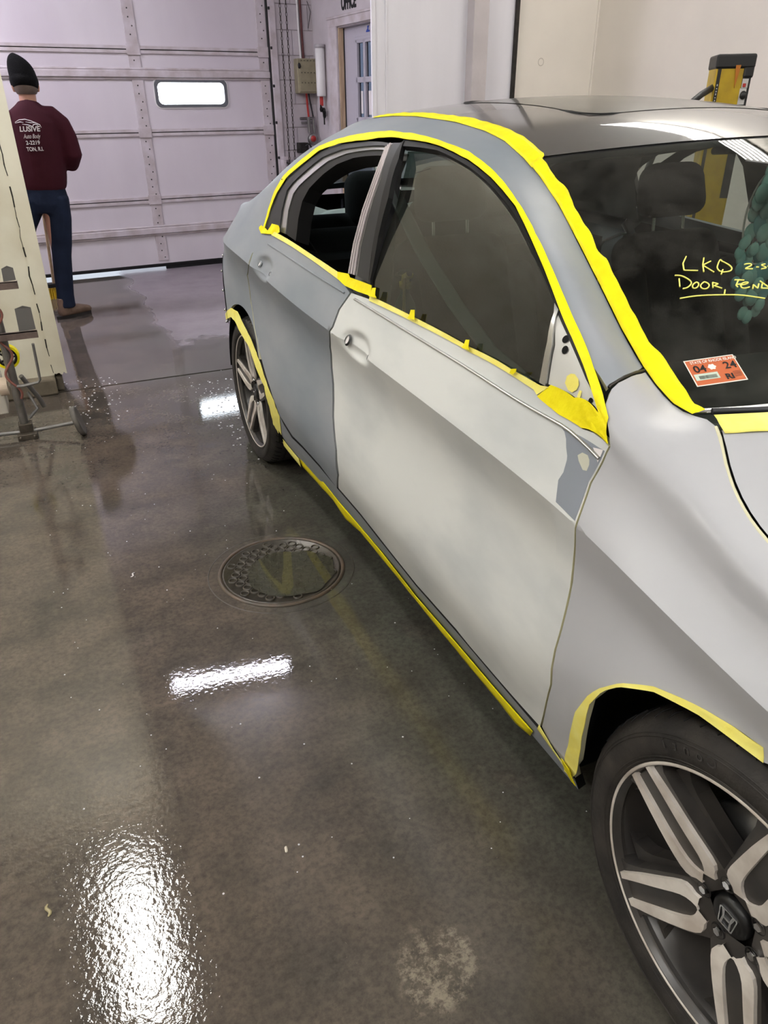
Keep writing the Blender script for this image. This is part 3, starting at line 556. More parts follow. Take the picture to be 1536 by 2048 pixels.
# ---------------------------------------------------------------- car: patches on the lofted body side
VS = .16
def inside(px, py, poly):
    c = np.zeros(len(px), bool); n = len(poly)
    for i in range(n):
        (x0, y0), (x1, y1) = poly[i], poly[(i+1) % n]
        m = (y0 > py) != (y1 > py)
        with np.errstate(divide='ignore', invalid='ignore'): c ^= m & (px < (x1-x0)*(py-y0)/(y1-y0+1e-15)+x0)
    return c
def dense(poly, step):
    o = []
    for i in range(len(poly)):
        a = np.array(poly[i], float); b = np.array(poly[(i+1) % len(poly)], float)
        k = max(1, int(np.hypot(b[0]-a[0], (b[1]-a[1])*VS)/step)); o += [tuple(a+(b-a)*j/k) for j in range(k)]
    return o
def patch(name, poly, mats, parent, off=0., flange=.012, step=.022, disp=None, fine=None, far=False, wave=0., holes=(), base=None):
    """one body panel: the polygon (station y, section s) meshed on the body surface, its edge turned inwards by flange"""
    B = dense(poly, step); loops = [B]+[dense(h, step*.6) for h in holes]
    ys = [p[0] for p in B]; ss = [p[1] for p in B]
    gy = np.arange(math.floor(min(ys)/step)*step, max(ys)+step, step); gs = np.arange(math.floor(min(ss)*8)/8, max(ss)+.125, .125)
    Y, S = [q.ravel() for q in np.meshgrid(gy, gs, indexing='ij')]
    if fine:
        (cy, cs, ry, rs) = fine; Y2, S2 = [q.ravel() for q in np.meshgrid(np.arange(cy-ry, cy+ry, .0065), np.arange(cs-rs, cs+rs, .035), indexing='ij')]
        k = (abs(Y-cy) > ry) | (abs(S-cs) > rs); Y = np.concatenate([Y[k], Y2]); S = np.concatenate([S[k], S2])
    k = inside(Y, S, B)
    for h in loops[1:]: k &= ~inside(Y, S, h)
    Y, S = Y[k], S[k]
    allb = np.array([p for l in loops for p in l]); d = np.full(len(Y), 9.)
    for q in allb: d = np.minimum(d, np.hypot(Y-q[0], (S-q[1])*VS))
    lim = np.full(len(Y), step*.42)
    if fine: lim[(abs(Y-fine[0]) <= fine[2]) & (abs(S-fine[1]) <= fine[3])] = .003
    k = d > lim; Y, S = Y[k], S[k]
    V = [Vector((p[0], p[1]*VS)) for p in allb]+[Vector((a, b*VS)) for a, b in zip(Y, S)]
    ed = []; n0 = 0
    for l in loops: ed += [(n0+i, n0+(i+1) % len(l)) for i in range(len(l))]; n0 += len(l)
    vo, eo, fo, ov, oe, of_ = delaunay_2d_cdt(V, ed, [], 0, 1e-6)
    vo = np.array([tuple(v) for v in vo]); yy, sv = vo[:, 0], vo[:, 1]/VS
    F = [f for f in fo]; cen = np.array([vo[list(f)].mean(0) for f in F]); kk = inside(cen[:, 0], cen[:, 1]/VS, B)
    for h in loops[1:]: kk &= ~inside(cen[:, 0], cen[:, 1]/VS, h)
    F = [list(f) for f, q in zip(F, kk) if q]
    def pos(y, s):
        P = (base or surf)(y, s); o = np.full(len(P), off)
        if wave: o = o+wave*(np.sin(y*37+s*5)*np.sin(y*13.3+s*19)+.5*np.sin(y*91+s*31))
        P = P+surfn(y, s)*o[:, None]
        return P if disp is None else P-disp(y, s, P)[:, None]*np.array([.99, 0, -.14])
    def nrm(y, s):
        if disp is None and not wave and base is None: return surfn(y, s)
        e = 1.5e-3; s0 = np.clip(s-.012, 0, 7); s1 = np.clip(s+.012, 0, 7)
        for br in BREAK: s1 = np.where((s < br) & (s1 > br), br-1e-6, s1); s0 = np.where((s >= br) & (s0 < br), br, s0)
        n = np.cross(pos(y, s1)-pos(y, s0), pos(y+e, s)-pos(y-e, s)); return n/(np.linalg.norm(n, axis=1)[:, None]+1e-12)
    P = pos(yy, sv); nf = len(F)
    lv = np.array([i for f in F for i in f]); cy = np.repeat([yy[f].mean() for f in F], [len(f) for f in F]); cs = np.repeat([sv[f].mean() for f in F], [len(f) for f in F])
    LN = nrm(yy[lv]*.97+cy*.03, sv[lv]*.97+cs*.03)
    # orient outward (towards -x / up)
    a, b, c = P[[f[0] for f in F]], P[[f[1] for f in F]], P[[f[2] for f in F]]
    gn = np.cross(b-a, c-a); first = np.cumsum([0]+[len(f) for f in F])[:-1]
    if (gn*LN[first]).sum() < 0: F = [f[::-1] for f in F]; lv2 = []; LN2 = []; i = 0
    else: lv2 = None
    if lv2 is not None:
        for f in F: LN2 += list(LN[i:i+len(f)][::-1]); i += len(f)
        LN = np.array(LN2)
    verts = [tuple(p) for p in P]; faces = [list(map(int, f)) for f in F]; mi = [0]*nf; norms = [tuple(n) for n in LN]
    if flange:
        from collections import Counter
        cnt = Counter(); dirn = {}
        for f in F:
            for i in range(len(f)):
                e = (f[i], f[(i+1) % len(f)]); key = (min(e), max(e)); cnt[key] += 1; dirn[key] = e
        Nv = nrm(yy, sv)
        idx = {}
        for key, q in cnt.items():
            if q != 1: continue
            a, b = dirn[key]; ids = []
            for v in (a, b): verts.append(tuple(P[v])); verts.append(tuple(P[v]-Nv[v]*flange)); ids += [len(verts)-2, len(verts)-1]
            fc = [ids[2], ids[0], ids[1], ids[3]]; faces.append(fc); mi.append(1 if isinstance(mats, (list, tuple)) and len(mats) > 1 else 0)
            A, B_, C_ = (np.array(verts[fc[i]]) for i in range(3)); n = np.cross(B_-A, C_-B_); n = n/(np.linalg.norm(n)+1e-12); norms += [tuple(n)]*4
    if far:
        verts = [(1.85-x, y, z) for x, y, z in verts]; i = 0; nn = []
        for f in faces: nn += [(-a, b, c) for a, b, c in norms[i:i+len(f)][::-1]]; i += len(f)
        faces = [f[::-1] for f in faces]; norms = nn
    me = bpy.data.meshes.new(name); me.from_pydata(verts, [], faces)
    for q in (mats if isinstance(mats, (list, tuple)) else [mats]): me.materials.append(q)
    me.polygons.foreach_set('material_index', mi); me.polygons.foreach_set('use_smooth', [True]*len(faces))
    me.normals_split_custom_set([Vector(n) for n in norms])
    o = bpy.data.objects.new(name, me); COL.objects.link(o)
    if parent is not None: o.parent = parent; o.matrix_parent_inverse = inv_of(parent)
    return o
def s_at(y, z):
    """section parameter where the body side at station y reaches height z (below the crease)"""
    s = np.linspace(0, 4, 81); zz = surf(np.full(81, y), s)[:, 2]; return float(np.interp(z, zz, s))
def arch(yc, r, a0, a1, n=24):
    o = []
    for a in np.linspace(R(a0), R(a1), n):
        y, z = yc+r*math.cos(a), .335+r*math.sin(a)
        o.append((y, s_at(y, z) if z > .206 else 0.))
    return o
def sheet(name, fn, u0, u1, v0, v1, nu, nv, mats, parent, off=0., uv=None):
    """curved panel across the car from fn(u, v)"""
    U, V = np.meshgrid(np.linspace(u0, u1, nu), np.linspace(v0, v1, nv), indexing='ij')
    if uv is not None: U, V = uv(U, V)
    P = fn(U.ravel(), V.ravel()); e = 1e-3
    n = np.cross(fn(U.ravel()+e, V.ravel())-fn(U.ravel()-e, V.ravel()), fn(U.ravel(), V.ravel()+e)-fn(U.ravel(), V.ravel()-e)); n /= np.linalg.norm(n, axis=1)[:, None]
    n = np.where(n[:, 2:] < 0, -n, n); P = P+n*off
    q = MB(); q.add(P, [(i*nv+j, (i+1)*nv+j, (i+1)*nv+j+1, i*nv+j+1) for i in range(nu-1) for j in range(nv-1)], 0, True)
    return q.build(name, mats, parent)
def strip(name, A, B, mats, parent, wob=0.0):
    """tape between two 3-D edge lines, resampled and slightly wrinkled"""
    def rs(L, n):
        L = np.array(L); d = np.concatenate([[0], np.cumsum(np.linalg.norm(np.diff(L, axis=0), axis=1))]); t = np.linspace(0, d[-1], n)
        return np.stack([np.interp(t, d, L[:, i]) for i in range(3)], 1)
    n = 90; a, b = rs(A, n), rs(B, n); q = MB(); rows = []
    for j, t in enumerate((0, .25, .5, .75, 1)): rows.append(a*(1-t)+b*t+np.array([-.25, -.3, .9])*(wob*(np.sin(np.arange(n)*.9+j*1.7)*np.sin(np.arange(n)*.23+j)+.4))[:, None]*(0 < j))
    V = np.concatenate(rows); q.add(V, [(j*n+i, j*n+i+1, (j+1)*n+i+1, (j+1)*n+i) for j in range(4) for i in range(n-1)], 0, True)
    o = q.build(name, mats, parent); m = o.modifiers.new('t', 'SOLIDIFY'); m.thickness = .0006; return o

car = thing('car', 'grey four door sedan in primer with yellow masking tape, parked on the wet floor', 'car', (.925, 1.4, 0))
bpy.context.view_layer.update()
D = DATA
rnd = np.random.default_rng(2)
def bowl(c, ry, rz, depth):
    P0 = surf([c[0]], [c[1]])[0]
    def f(y, s, P):
        d = ((P[:, 1]-P0[1])/ry)**2+((P[:, 2]-P0[2])/rz)**2
        return -depth*np.exp(-(d**2.2))
    return f
# front door (light replacement door), with its cup under the missing handle
hF = (1.4225, 4.03); hR = (2.335, 4.19)
fd = patch('front_door', D['front_door'], [m_primer, m_jamb], car, flange=.02, disp=bowl(hF, .088, .034, .021), fine=(hF[0], hF[1], .14, .75))
fd['label'] = 'light grey primed front door'
rd = patch('rear_door', D['rear_door'], [m_sanded, m_sanded], car, flange=.02, disp=bowl(hR, .088, .036, .021), fine=(hR[0], hR[1], .14, .75))
rd['label'] = 'darker blue grey sanded rear door'
# fender
K7f = [(y, 7.) for y in (.36, .30, .24, .16, .05, -.1, -.25, -.4, -.55, -.62)]
fend = D['fender_px'][:7]+[(.405, .52), (.384, .56), (.378, .95)]+D['fender_px'][8:]+arch(0, .374, 94, 160, 20)+[(-.385, .9), (-.62, .9), (-.62, 4.), (-.62, 7.)]+K7f[::-1][1:]+[(.405, 6.985), (.458, 6.985), (.511, 6.985), (.544, 6.98), (.5255, 6.73), (.503, 6.457), (.488, 6.19), (.475, 6.05), (.452, 5.98), (.440, 5.8)]
fn_ = patch('front_fender', fend, [m_fender, m_jamb], car, flange=.015)
# body side: roof rail, pillars and rear quarter in one pressing
K7r = [(y, 7.) for y in (3.55, 3.45, 3.3, 3.1, 2.9, 2.7, 2.5, 2.3, 2.1, 1.9, 1.7, 1.5, 1.34, 1.237, 1.134, 1.053, .95, .856, .743, .642, .5575)]
qp = [(.5325, 6.73), (.5095, 6.457), (.4945, 6.19), (.4935, 6.13)]+D['rail_low'][1:]+[(2.405, 5.0)]+D['rgap'][1:7]+[(2.46, 2.3)]+arch(2.776, .392, 42, 132, 30)[::-1]
qp += [(3.055, 2.36), (3.16, 2.62), (3.3, 2.9), (3.42, 3.2), (3.49, 3.5), (3.53, 4.), (3.57, 5.), (3.57, 6.)]+K7r
bs = patch('body_side', qp, [m_sanded, m_jamb], car, flange=.012)
for nm, poly, mt in (('rear_door', D['rear_door'], m_sanded), ('front_door', D['front_door'], m_sanded), ('front_fender', fend, m_fender), ('body_side', qp, m_sanded)):
    patch(nm, poly, [mt, mt], car, far=True, step=.04, flange=.012)
D['sill'] = D['sill'][:-1]+[(.392, 0.), (.390, .46), (.41, .5), (.495, .97)]
sl = patch('side_sill', D['sill'], [m_sanded, m_black], car, flange=.02)
patch('side_sill', D['sill'], [m_sanded, m_black], car, flange=.02, far=True, step=.04)
bump = [(-.985, 0), (-.985, 7), (-.625, 7), (-.625, 4), (-.625, .9), (-.40, .9), (-.385, 0.)]
for fr in (False, True): patch('front_bumper', bump, [m_fender, m_black], car, far=fr, step=.03)
# fascia closing the nose between the two bumper corners
q = MB(); ss = np.linspace(0, 7, 22); Lf = surf(np.full(22, -.985), ss); rows = []
for t in np.linspace(0, 1, 15): rows.append([(x+(1.85-2*x)*t, y-.10*(1-(2*t-1)**2), z) for x, y, z in Lf])
q.rings(rows, 0, True, False); q.build('front_bumper', m_fender, car)
# paint marks on the front door
patch('bare_paint_area', D['patch_grey'], m_spot, fd, off=.0006, flange=0, step=.01)
patch('filler_spot', D['patch_cream'], m_filler, fd, off=.001, flange=0, step=.006)
patch('primer_flake', D['patch_tri'], m_whiteprint, fd, off=.0011, flange=0, step=.006)
# belt moulding lip under the front glass
def path3(L, off=0.): L = np.array(L); return surf(L[:, 0], L[:, 1])+surfn(L[:, 0], L[:, 1])*off
q = MB(); q.tube(path3([(y, lerp(4.86, 4.93, min(1, (y-.44)/.1))) for y in np.linspace(.445, 1.52, 40)], .001), .0045, 8, flat=.7); q.build('belt_lip', m_alu, fd)
q = MB(); q.tube(path3([(y, 4.93) for y in np.linspace(1.60, 2.36, 30)], .001), .004, 8, flat=.7); q.build('belt_lip', m_sanded, rd)
# handle cups: holes left by removed handles, their brightness painted as white discs
def disc(name, ys, rad, mats, parent, off, hole=True, sy=1.):
    P = surf([ys[0]], [ys[1]])[0]; n = surfn([ys[0]], [ys[1]])[0]; n = Vector(n); t = Vector((0, 1, 0)); t = (t-n*t.dot(n)).normalized(); b = n.cross(t); c = Vector(P)+n*off; q = MB()
    if hole:
        q.add([c+(t*math.cos(a)*rad*sy+b*math.sin(a)*rad)*k+n*(.004 if k < .9 else 0) for k in (1, .72) for a in [2*math.pi*i/20 for i in range(20)]], [(i, (i+1) % 20, 20+(i+1) % 20, 20+i) for i in range(20)], 1, True)
        q.add([c+(t*math.cos(a)*rad*sy+b*math.sin(a)*rad)*.74+n*.001 for a in [2*math.pi*i/20 for i in range(20)]], [list(range(20))], 0)
    else: q.add([c+t*math.cos(a)*rad*sy+b*math.sin(a)*rad for a in [2*math.pi*i/20 for i in range(20)]], [list(range(20))], 0)
    return q.build(name, mats, parent)
disc('handle_hole', (1.488, 4.07), .017, [m_whiteprint, m_black], fd, -.010, sy=1.0); disc('handle_hole', (1.334, 4.03), .011, [m_whiteprint, m_primer], fd, -.012)
disc('handle_hole', (2.405, 4.24), .014, [m_whiteprint, m_sanded], rd, -.012, sy=1.2); disc('handle_hole', (2.262, 4.2), .010, [m_whiteprint, m_sanded], rd, -.012)
# mirror sail plate and window trims
sp = patch('mirror_sail_plate', D['sail'], [m_alu, m_primer], fd, off=-.004, flange=.006, step=.012); sp.data.materials[0] = mat('pale_sail_plate', (206, 206, 202), .35)
patch('sail_channel', D['sail_bar'], m_alu, fd, off=.001, flange=.012, step=.012)
patch('tape_spot', D['sail_spot'], m_tapepale, fd, off=-.002, flange=0, step=.008); patch('tape_spot', D['sail_tab'], m_tapepale, fd, off=-.002, flange=0, step=.006)
for p, r_ in zip(D['sail_hole'], (.0075, .0075, .005)): disc('sail_hole', p, r_, m_shell, fd, -.0025, False)
wf2 = patch('window_seal', D['frameF_dark'], m_dark, fd, off=-.002, flange=.015, step=.012)
def glass_base(y, s):      # door glass: nearly straight from belt to roof, flatter than the metal around it
    kx, kz = knots(np.asarray(y, float)); t = np.clip(np.asarray(s)-5, 0, 1); P = surf(y, s)
    Q = np.stack([lerp(kx[:, 5], kx[:, 6], t), P[:, 1], lerp(kz[:, 5], kz[:, 6], t)], -1); return .3*P+.7*Q
gl = patch('window_glass', D['glassF'], m_glass, fd, off=-.004, flange=0, step=.03, base=glass_base)
patch('pillar_cover', D['pillarB'], m_black2, fd, off=-.001, flange=.02, step=.015); patch('pillar_seal', D['pillarB_edge'], m_dark, fd, off=.001, flange=.015, step=.012)
stp = patch('glass_channel', D['stripB'], m_alu, rd, off=-.002, flange=.02, step=.012)
q = MB()
sb = np.array(D['stripB']); Ll = sb[[10, 9, 8, 7, 6]]
for t in (.22, .5, .78):
    L = [tuple(sb[1:6][i]*(1-t)+Ll[i]*t) for i in range(5)]; q.tube(path3(L, .0015), .0032, 6)
q.build('channel_rib', m_trim_dirty, stp)
patch('window_frame', D['rframe_out'], m_black2, rd, off=-.003, flange=.02, step=.012); patch('window_channel', D['rframe_mid'], m_alu, rd, off=-.008, flange=.02, step=.01); patch('window_seal', D['rframe_in'], m_dark, rd, off=-.012, flange=.05, step=.01)
for nm in ('frameF_dark', 'pillarB', 'stripB', 'rframe_out', 'rframe_in'): patch('window_frame', D[nm], m_black2, car, off=-.002, flange=.02, step=.03, far=True)
patch('window_glass', D['glassF'], m_glass, car, off=-.008, flange=0, step=.05, far=True)
# masking tape
def tp(key, m, off, name='masking_tape', parent=None, step=.012, wave=.0007): return patch(name, D[key], m, parent or car, off=off, flange=.0012, step=step, wave=wave)
tp('tape_frame', m_tape, .003, parent=fd); tp('tape_rear_top', m_tape, .0028, parent=rd); tp('tape_rear_blob', m_tape, .006, parent=rd, wave=.003); tp('tape_belt_rear', m_tapepale, .005, parent=rd)
tp('tape_b_block', m_tape, .008, parent=rd, wave=.0015); tp('tape_belt_front', m_tapepale, .004, parent=fd)
for i in range(4): tp('tape_tab%d' % i, m_tape, .012, 'tape_tab', fd, .005, .002)
tp('tape_archF', m_tapepale, .0025); tp('tape_archR', m_tapepale, .0025)
# sill tape hangs over the lower edge
A = np.array([(.052, y, z) for y, z in ((2.28, .289), (2.161, .275), (1.929, .271), (1.739, .262), (1.541, .262), (1.352, .26), (1.121, .246), (.889, .249), (.675, .249), (.534, .253))]); Bq = np.array([(.078, y, z) for y, z in ((2.36, .205), (2.21, .186), (1.861, .198), (1.732, .18), (1.596, .2), (1.284, .193), (.963, .184), (.706, .181), (.628, .178), (.573, .191))]); strip('masking_tape', A, Bq, m_tape, car, .002)
dg = path3([(2.40, .5), (2.33, .35), (2.20, .28)], .004); strip('masking_tape', dg, dg+np.array([.01, .01, -.045]), m_tapepale, car, .001)
strip('masking_tape', path3([(.497, .99), (.45, .78), (.408, .56)], .004), path3([(.485, 1.12), (.44, .9), (.405, .70)], .004), m_tapepale, car, .0)
strip('masking_tape', path3([(.410, 1.0), (.412, .6), (.400, .30)], .006), path3([(.382, .95), (.384, .62), (.380, .36)], .007), m_tape, car, .004)
# roof and windshield tape, from the panel edge over onto the glass
tin = [windshield(*uv) for uv in W_TAPE_IN[1:]]; tout = path3([(y, 6.975) for y in (1.10, 1.053, .95, .856, .743, .642, .556, .511, .458, .41)], .004)
strip('masking_tape', tout, np.array(tin)+np.array([-.002, -.004, .006]), m_tape, car, .002)
to2 = path3([(y, 6.96) for y in (2.05, 1.9, 1.74, 1.5, 1.338, 1.237, 1.134, 1.09)], .003); ti2 = np.array([roofs(.020+.012*min(1, (2.1-y)/.5), (y-1.134)/(2.42-1.134)) for y in (2.05, 1.9, 1.74, 1.5, 1.338, 1.237, 1.134)]+[windshield(.024, .98)])+np.array([0, 0, .004])
strip('masking_tape', to2, ti2, m_tape, car, .001)
hz = [hoods(u, .0) for u in np.linspace(.005, .6, 30)]; strip('masking_tape', np.array(hz)+np.array([0, .012, .010]), np.array([hoods(u, .018) for u in np.linspace(.005, .6, 30)])+np.array([0, 0, .003]), m_tapepale, car, .001)
# roof, glass, hood, trunk
sheet('roof_panel', roofs, 0, 1, 0, 1, 60, 60, m_roof, car)
q = MB(); op = rrect(.205, .795, .155, .62, .05, 8); up = np.array(op); q.tube(list(roofs(up[:, 0], up[:, 1])+np.array([0, 0, .0005]))+[roofs(*op[0])+np.array([0, 0, .0005])], .0035, 6, cap=False); q.build('sunroof_seal', m_dark, car)
sheet('sunroof_panel', roofs, .208, .792, .158, .617, 40, 30, m_sunroof, car, off=.0012)
ws = sheet('windshield', windshield, 0.006, .994, -.02, .985, 60, 40, m_wind, car)
sheet('windshield_frit', windshield, .0, 1, .955, 1.0, 50, 4, m_dark, ws, off=-.002)
sheet('rear_window', backlight, .03, .97, .03, .97, 40, 20, m_rearglass, car); 
for a, b, c, d in ((0, .04, 0, 1), (.96, 1, 0, 1), (0, 1, 0, .05), (0, 1, .95, 1)): sheet('rear_window_frame', backlight, a, b, c, d, 20, 12, m_sanded, car, off=-.001)
sheet('trunk_lid', trunks, 0, 1, .01, 1, 40, 14, m_sanded, car)
hd = sheet('hood', hoods, .004, .996, .012, 1, 60, 50, m_fender, car)
q = MB(); Lt = surf(np.full(22, 3.565), np.linspace(0.2, 7, 22)); rows = [[(x+(1.85-2*x)*t, y+.06*(1-(2*t-1)**2), z) for x, y, z in Lt] for t in np.linspace(0, 1, 15)]; q.rings(rows, 0, True, False); q.build('rear_panel', m_black2, car)
# cowl
sheet('cowl', lambda u, v: windshield(u, -.02)*(1-np.asarray(v)[..., None])+hoods(u, 0.)*np.asarray(v)[..., None]-np.array([0, 0, .016]), 0, 1, 0, 1, 50, 4, m_black, car)
q = MB(); q.tube([windshield(u, -.012)+np.array([0, 0, .004]) for u in np.linspace(.02, .98, 40)], .006, 8); q.build('cowl_seal', m_black2, car)
# gap wires: pale primer edge in the hood gap and fender seam
q = MB(); q.tube(path3([(y, 7.) for y in np.linspace(.36, -.6, 50)], -.002), .0035, 6); q.build('hood_gap_tape', m_jamb, car)
q = MB(); q.tube(path3([(.4925, 6.15), (.4945, 6.19), (.508, 6.457), (.5308, 6.733), (.549, 6.99)], .0), .0028, 6); q.build('fender_seam', m_dsteel, car)
# rear bumper bracket with bolt holes, and the liner below it
bp_ = path3([(3.04, 2.36), (3.10, 2.48), (3.2, 2.7), (3.3, 2.9), (3.42, 3.2), (3.49, 3.5), (3.53, 4.)], .0)
br_ = strip('bumper_bracket', bp_+np.array([-.004, .004, .0]), bp_+np.array([.012, .045, -.035]), m_black2, car)
for i in range(8):
    c = np.array([np.interp(i/7, np.linspace(0, 1, len(bp_)), bp_[:, k]) for k in range(3)])+np.array([-.004, .022, -.015])
    MB().sphere(c, .006, 8, 6).build('bracket_bolt', m_chrome, br_)
q = MB(); q.box(.06, .10, 3.10, 3.14, .30, .66); q.box(.05, .40, 3.02, 3.03, .24, .66); q.build('rear_splash_liner', m_black, car, bevel=.01)
# black sheets added to darken the door gaps; wheel wells, floor pan
for fr in (False, True):
    patch('gap_darkener', [(.40, .8), (.40, 4.7), (.47, 4.95), (2.3, 4.95), (2.36, 4.6), (2.36, 2.6), (2.30, .8)], m_shell, car, off=-.045, flange=0, step=.06, far=fr)
    for yc in (0, 2.776):
        x0, x1 = (.05, .42) if not fr else (1.43, 1.80)
        q = MB(); q.lathe([(.40, x0), (.40, x1), (.0001, x1)] if not fr else [(.40, x1), (.40, x0), (.0001, x0)], (0, yc, .335), 'x', 40, 0, True, False, R(-4), R(184)); q.build('wheel_well', m_shell, car)
    xx = (.035, .09) if not fr else (1.76, 1.815)
    for yc in (0., 2.776):
        q = MB(); n = 30; pts = [(yc+.398*math.cos(R(a)), .335+.398*math.sin(R(a))) for a in np.linspace(2, 195, n)]
        q.add([(x, a, b) for x in xx for a, b in pts], [(i, i+1, n+i+1, n+i) for i in range(n-1)], 0, True)
        q.build('wheel_well_lip', m_shell, car)
q = MB(); q.box(.10, 1.75, .45, 2.33, .19, .24); q.box(.45, 1.4, -.8, 3.4, .21, .26); q.build('floor_pan', m_shell, car)
q = MB(); q.box(.44, 1.41, -.62, .42, .3, .74); q.build('engine_bay', m_shell, car)
q = MB(); q.box(.2, 1.65, 2.42, 3.45, .42, .95); q.build('trunk_floor', m_shell, car)

# ---------------------------------------------------------------- wheels
def wheel(yc, rot, side=1):
    """side 1: outer face towards -x"""
    w = bpy.data.objects.new('wheel', None); COL.objects.link(w); w.parent = car; w.matrix_parent_inverse = inv_of(car)
    w.location = (.035 if side > 0 else 1.815, yc, .335); w.rotation_euler = (0, 0, 0 if side > 0 else math.pi); w.empty_display_size = .05
    bpy.context.view_layer.update()
    def put(q, nm, m, bevel=0, par=None):
        o = q.build(nm, m, None, bevel); o.parent = par or w; return o
    # local: x into the car, y along, z up
    T = MB(); T.lathe([(.248, .045), (.250, .010), (.258, -.004), (.275, -.012), (.297, -.014), (.312, -.006), (.324, .006), (.331, .020), (.3335, .04), (.335, .075), (.335, .16), (.3335, .195), (.328, .212), (.31, .228), (.28, .232), (.25, .215)], axis='x', n=96)
    for gx_ in (.062, .098, .136, .172): T.lathe([(.3352, gx_-.004), (.3345, gx_), (.3352, gx_+.004)], axis='x', n=96, mi=1)
    for r_, x_ in ((.262, -.0072), (.268, -.0100), (.303, -.0128), (.308, -.0095)): T.lathe([(r_-.0012, x_+.0005), (r_, x_-.0012), (r_+.0012, x_+.0005)], axis='x', n=96)
    for i in range(60):
        a = 2*math.pi*i/60; c, s_ = math.cos(a), math.sin(a)
        T.tube([(.010, .3265*c, .3265*s_), (.022, .3318*math.cos(a+.02), .3318*math.sin(a+.02)), (.040, .3342*math.cos(a+.05), .3342*math.sin(a+.05))], .0018, 5, 1)
    put(T, 'tire', [m_tire, m_dark])
    B = MB(); B.lathe([(.2585, -.004), (.2585, .004), (.252, .012), (.247, .03), (.238, .06), (.225, .10), (.222, .19), (.245, .215)], axis='x', n=96); B.lathe([(.2585, -.004), (.2545, -.0065), (.2505, -.003), (.2485, .006), (.244, .010)], axis='x', n=96)
    put(B, 'rim_barrel', m_rimdark)
    lip = MB(); lip.lathe([(.2575, -.0048), (.2555, -.0068), (.2535, -.0068), (.2515, -.0048)], axis='x', n=96); put(lip, 'rim_lip', m_machined)
    dx = lambda r: .002+.026*(1-min(1, r/.25))**1.15-.004*math.exp(-((r-.13)/.07)**2)
    def fn(base):
        def g(r, a, d): q = R(base+a); return (dx(r)+d, r*math.cos(q), r*math.sin(q))
        return g
    S = MB(); Fm = MB(); Ch = MB()
    rs_o = [(.258, 6.8), (.235, 8.0), (.21, 9.8), (.19, 11.5), (.16, 14.5), (.135, 18.), (.115, 22.), (.10, 25.5), (.088, 27.5), (.078, 26.), (.070, 21.), (.060, 18.)]
    rs_i = [(.258, 4.1), (.235, 4.7), (.21, 5.4), (.19, 6.), (.16, 7.2), (.135, 8.6), (.115, 10.0), (.10, 10.8), (.088, 10.), (.078, 7.0), (.071, 2.5), (.0705, 0)]
    def strip3(mb, A, B_, g, d0, d1, mi=0):
        n = len(A); P = [g(r, a, d0) for r, a in A]+[g(r, a, d0) for r, a in B_]; K = [g(r, a, d1) for r, a in A]+[g(r, a, d1) for r, a in B_]
        mb.add(P, [(i, i+1, n+i+1, n+i) for i in range(n-1)], mi); mb.add(P+K, [(i, i+1, 2*n+i+1, 2*n+i) for i in range(n-1)]+[(n+i, n+i+1, 3*n+i+1, 3*n+i) for i in range(n-1)], mi)
    for k in range(5):
        base = rot+72*k; g = fn(base)
        for sg in (1, -1):
            strip3(Fm, [(r, sg*a) for r, a in rs_o], [(r, sg*a) for r, a in rs_i], g, -.004, .006)
        # dark spoke body under the faces, flaring down to the barrel
        body_o = [(.250, 13), (.235, 11.5), (.21, 12.5), (.19, 14), (.16, 17.5), (.135, 21.5), (.115, 26.), (.10, 30.), (.085, 36.), (.05, 36.)]
        strip3(S, [(r, a) for r, a in body_o], [(r, -a) for r, a in body_o], g, .004, .045)
        # pocket wall: second, deeper and wider layer
        body2 = [(.250, 25), (.235, 20), (.21, 18.), (.19, 18.5), (.16, 22.), (.135, 26.), (.115, 31), (.10, 36.), (.05, 36.)]
        strip3(S, [(r, a) for r, a in body2], [(r, -a) for r, a in body2], g, .030, .060)
        strip3(Ch, [(r, a*.92) for r, a in rs_i[:-2]], [(r, -a*.92) for r, a in rs_i[:-2]], g, .0065, .012)
        L = MB(); q = R(base+36); L.lathe([(.0001, -.006), (.007, -.006), (.0085, -.002), (.0085, .012)], (dx(.057)+.004, .057*math.cos(q), .057*math.sin(q)), 'x', 6, 0, False)
        L.lathe([(.0145, .004), (.0125, .002), (.0115, .008), (.0115, .016)], (dx(.057)-.001, .057*math.cos(q), .057*math.sin(q)), 'x', 20, 1); put(L, 'lug_nut', [m_chrome, m_black])
    put(S, 'spoke_body', m_rimdark); put(Fm, 'machined_spoke_face', m_machined); put(Ch, 'spoke_channel', m_black)
    cx = dx(.03)
    Cp = MB(); Cp.lathe([(.0001, -.010), (.024, -.0095), (.031, -.0075), (.0345, -.003), (.036, .006)], (cx, 0, 0), 'x', 40)
    # emblem: rounded trapezoid outline with the flared letter inside
    def tr(k): return [(-.0175*k, .0150*k), (-.0150*k, .0178*k), (.0150*k, .0178*k), (.0175*k, .0150*k), (.0142*k, -.0165*k), (.0120*k, -.0185*k), (-.0120*k, -.0185*k), (-.0142*k, -.0165*k)]
    fe = lambda a, b, d: (cx-.0102+d, -a, b)
    ring_prism(Cp, tr(1.), tr(.88), fe, -.0020, .004, 1)
    for sg in (1, -1): Cp.prism([(sg*.0128, .0155), (sg*.0075, .0155), (sg*.0055, .0015), (sg*.0055, -.0010), (sg*.0068, -.0160), (sg*.0105, -.0160), (sg*.0088, 0)], fe, -.0022, .004, 1)
    Cp.prism([(-.006, .0022), (.006, .0022), (.006, -.0022), (-.006, -.0022)], fe, -.0022, .004, 1)
    put(Cp, 'center_cap', [m_black, m_chrome])
    Br = MB(); Br.lathe([(.05, .095), (.155, .095), (.155, .12), (.05, .12)], axis='x', n=48); put(Br, 'brake_disc', m_steel)
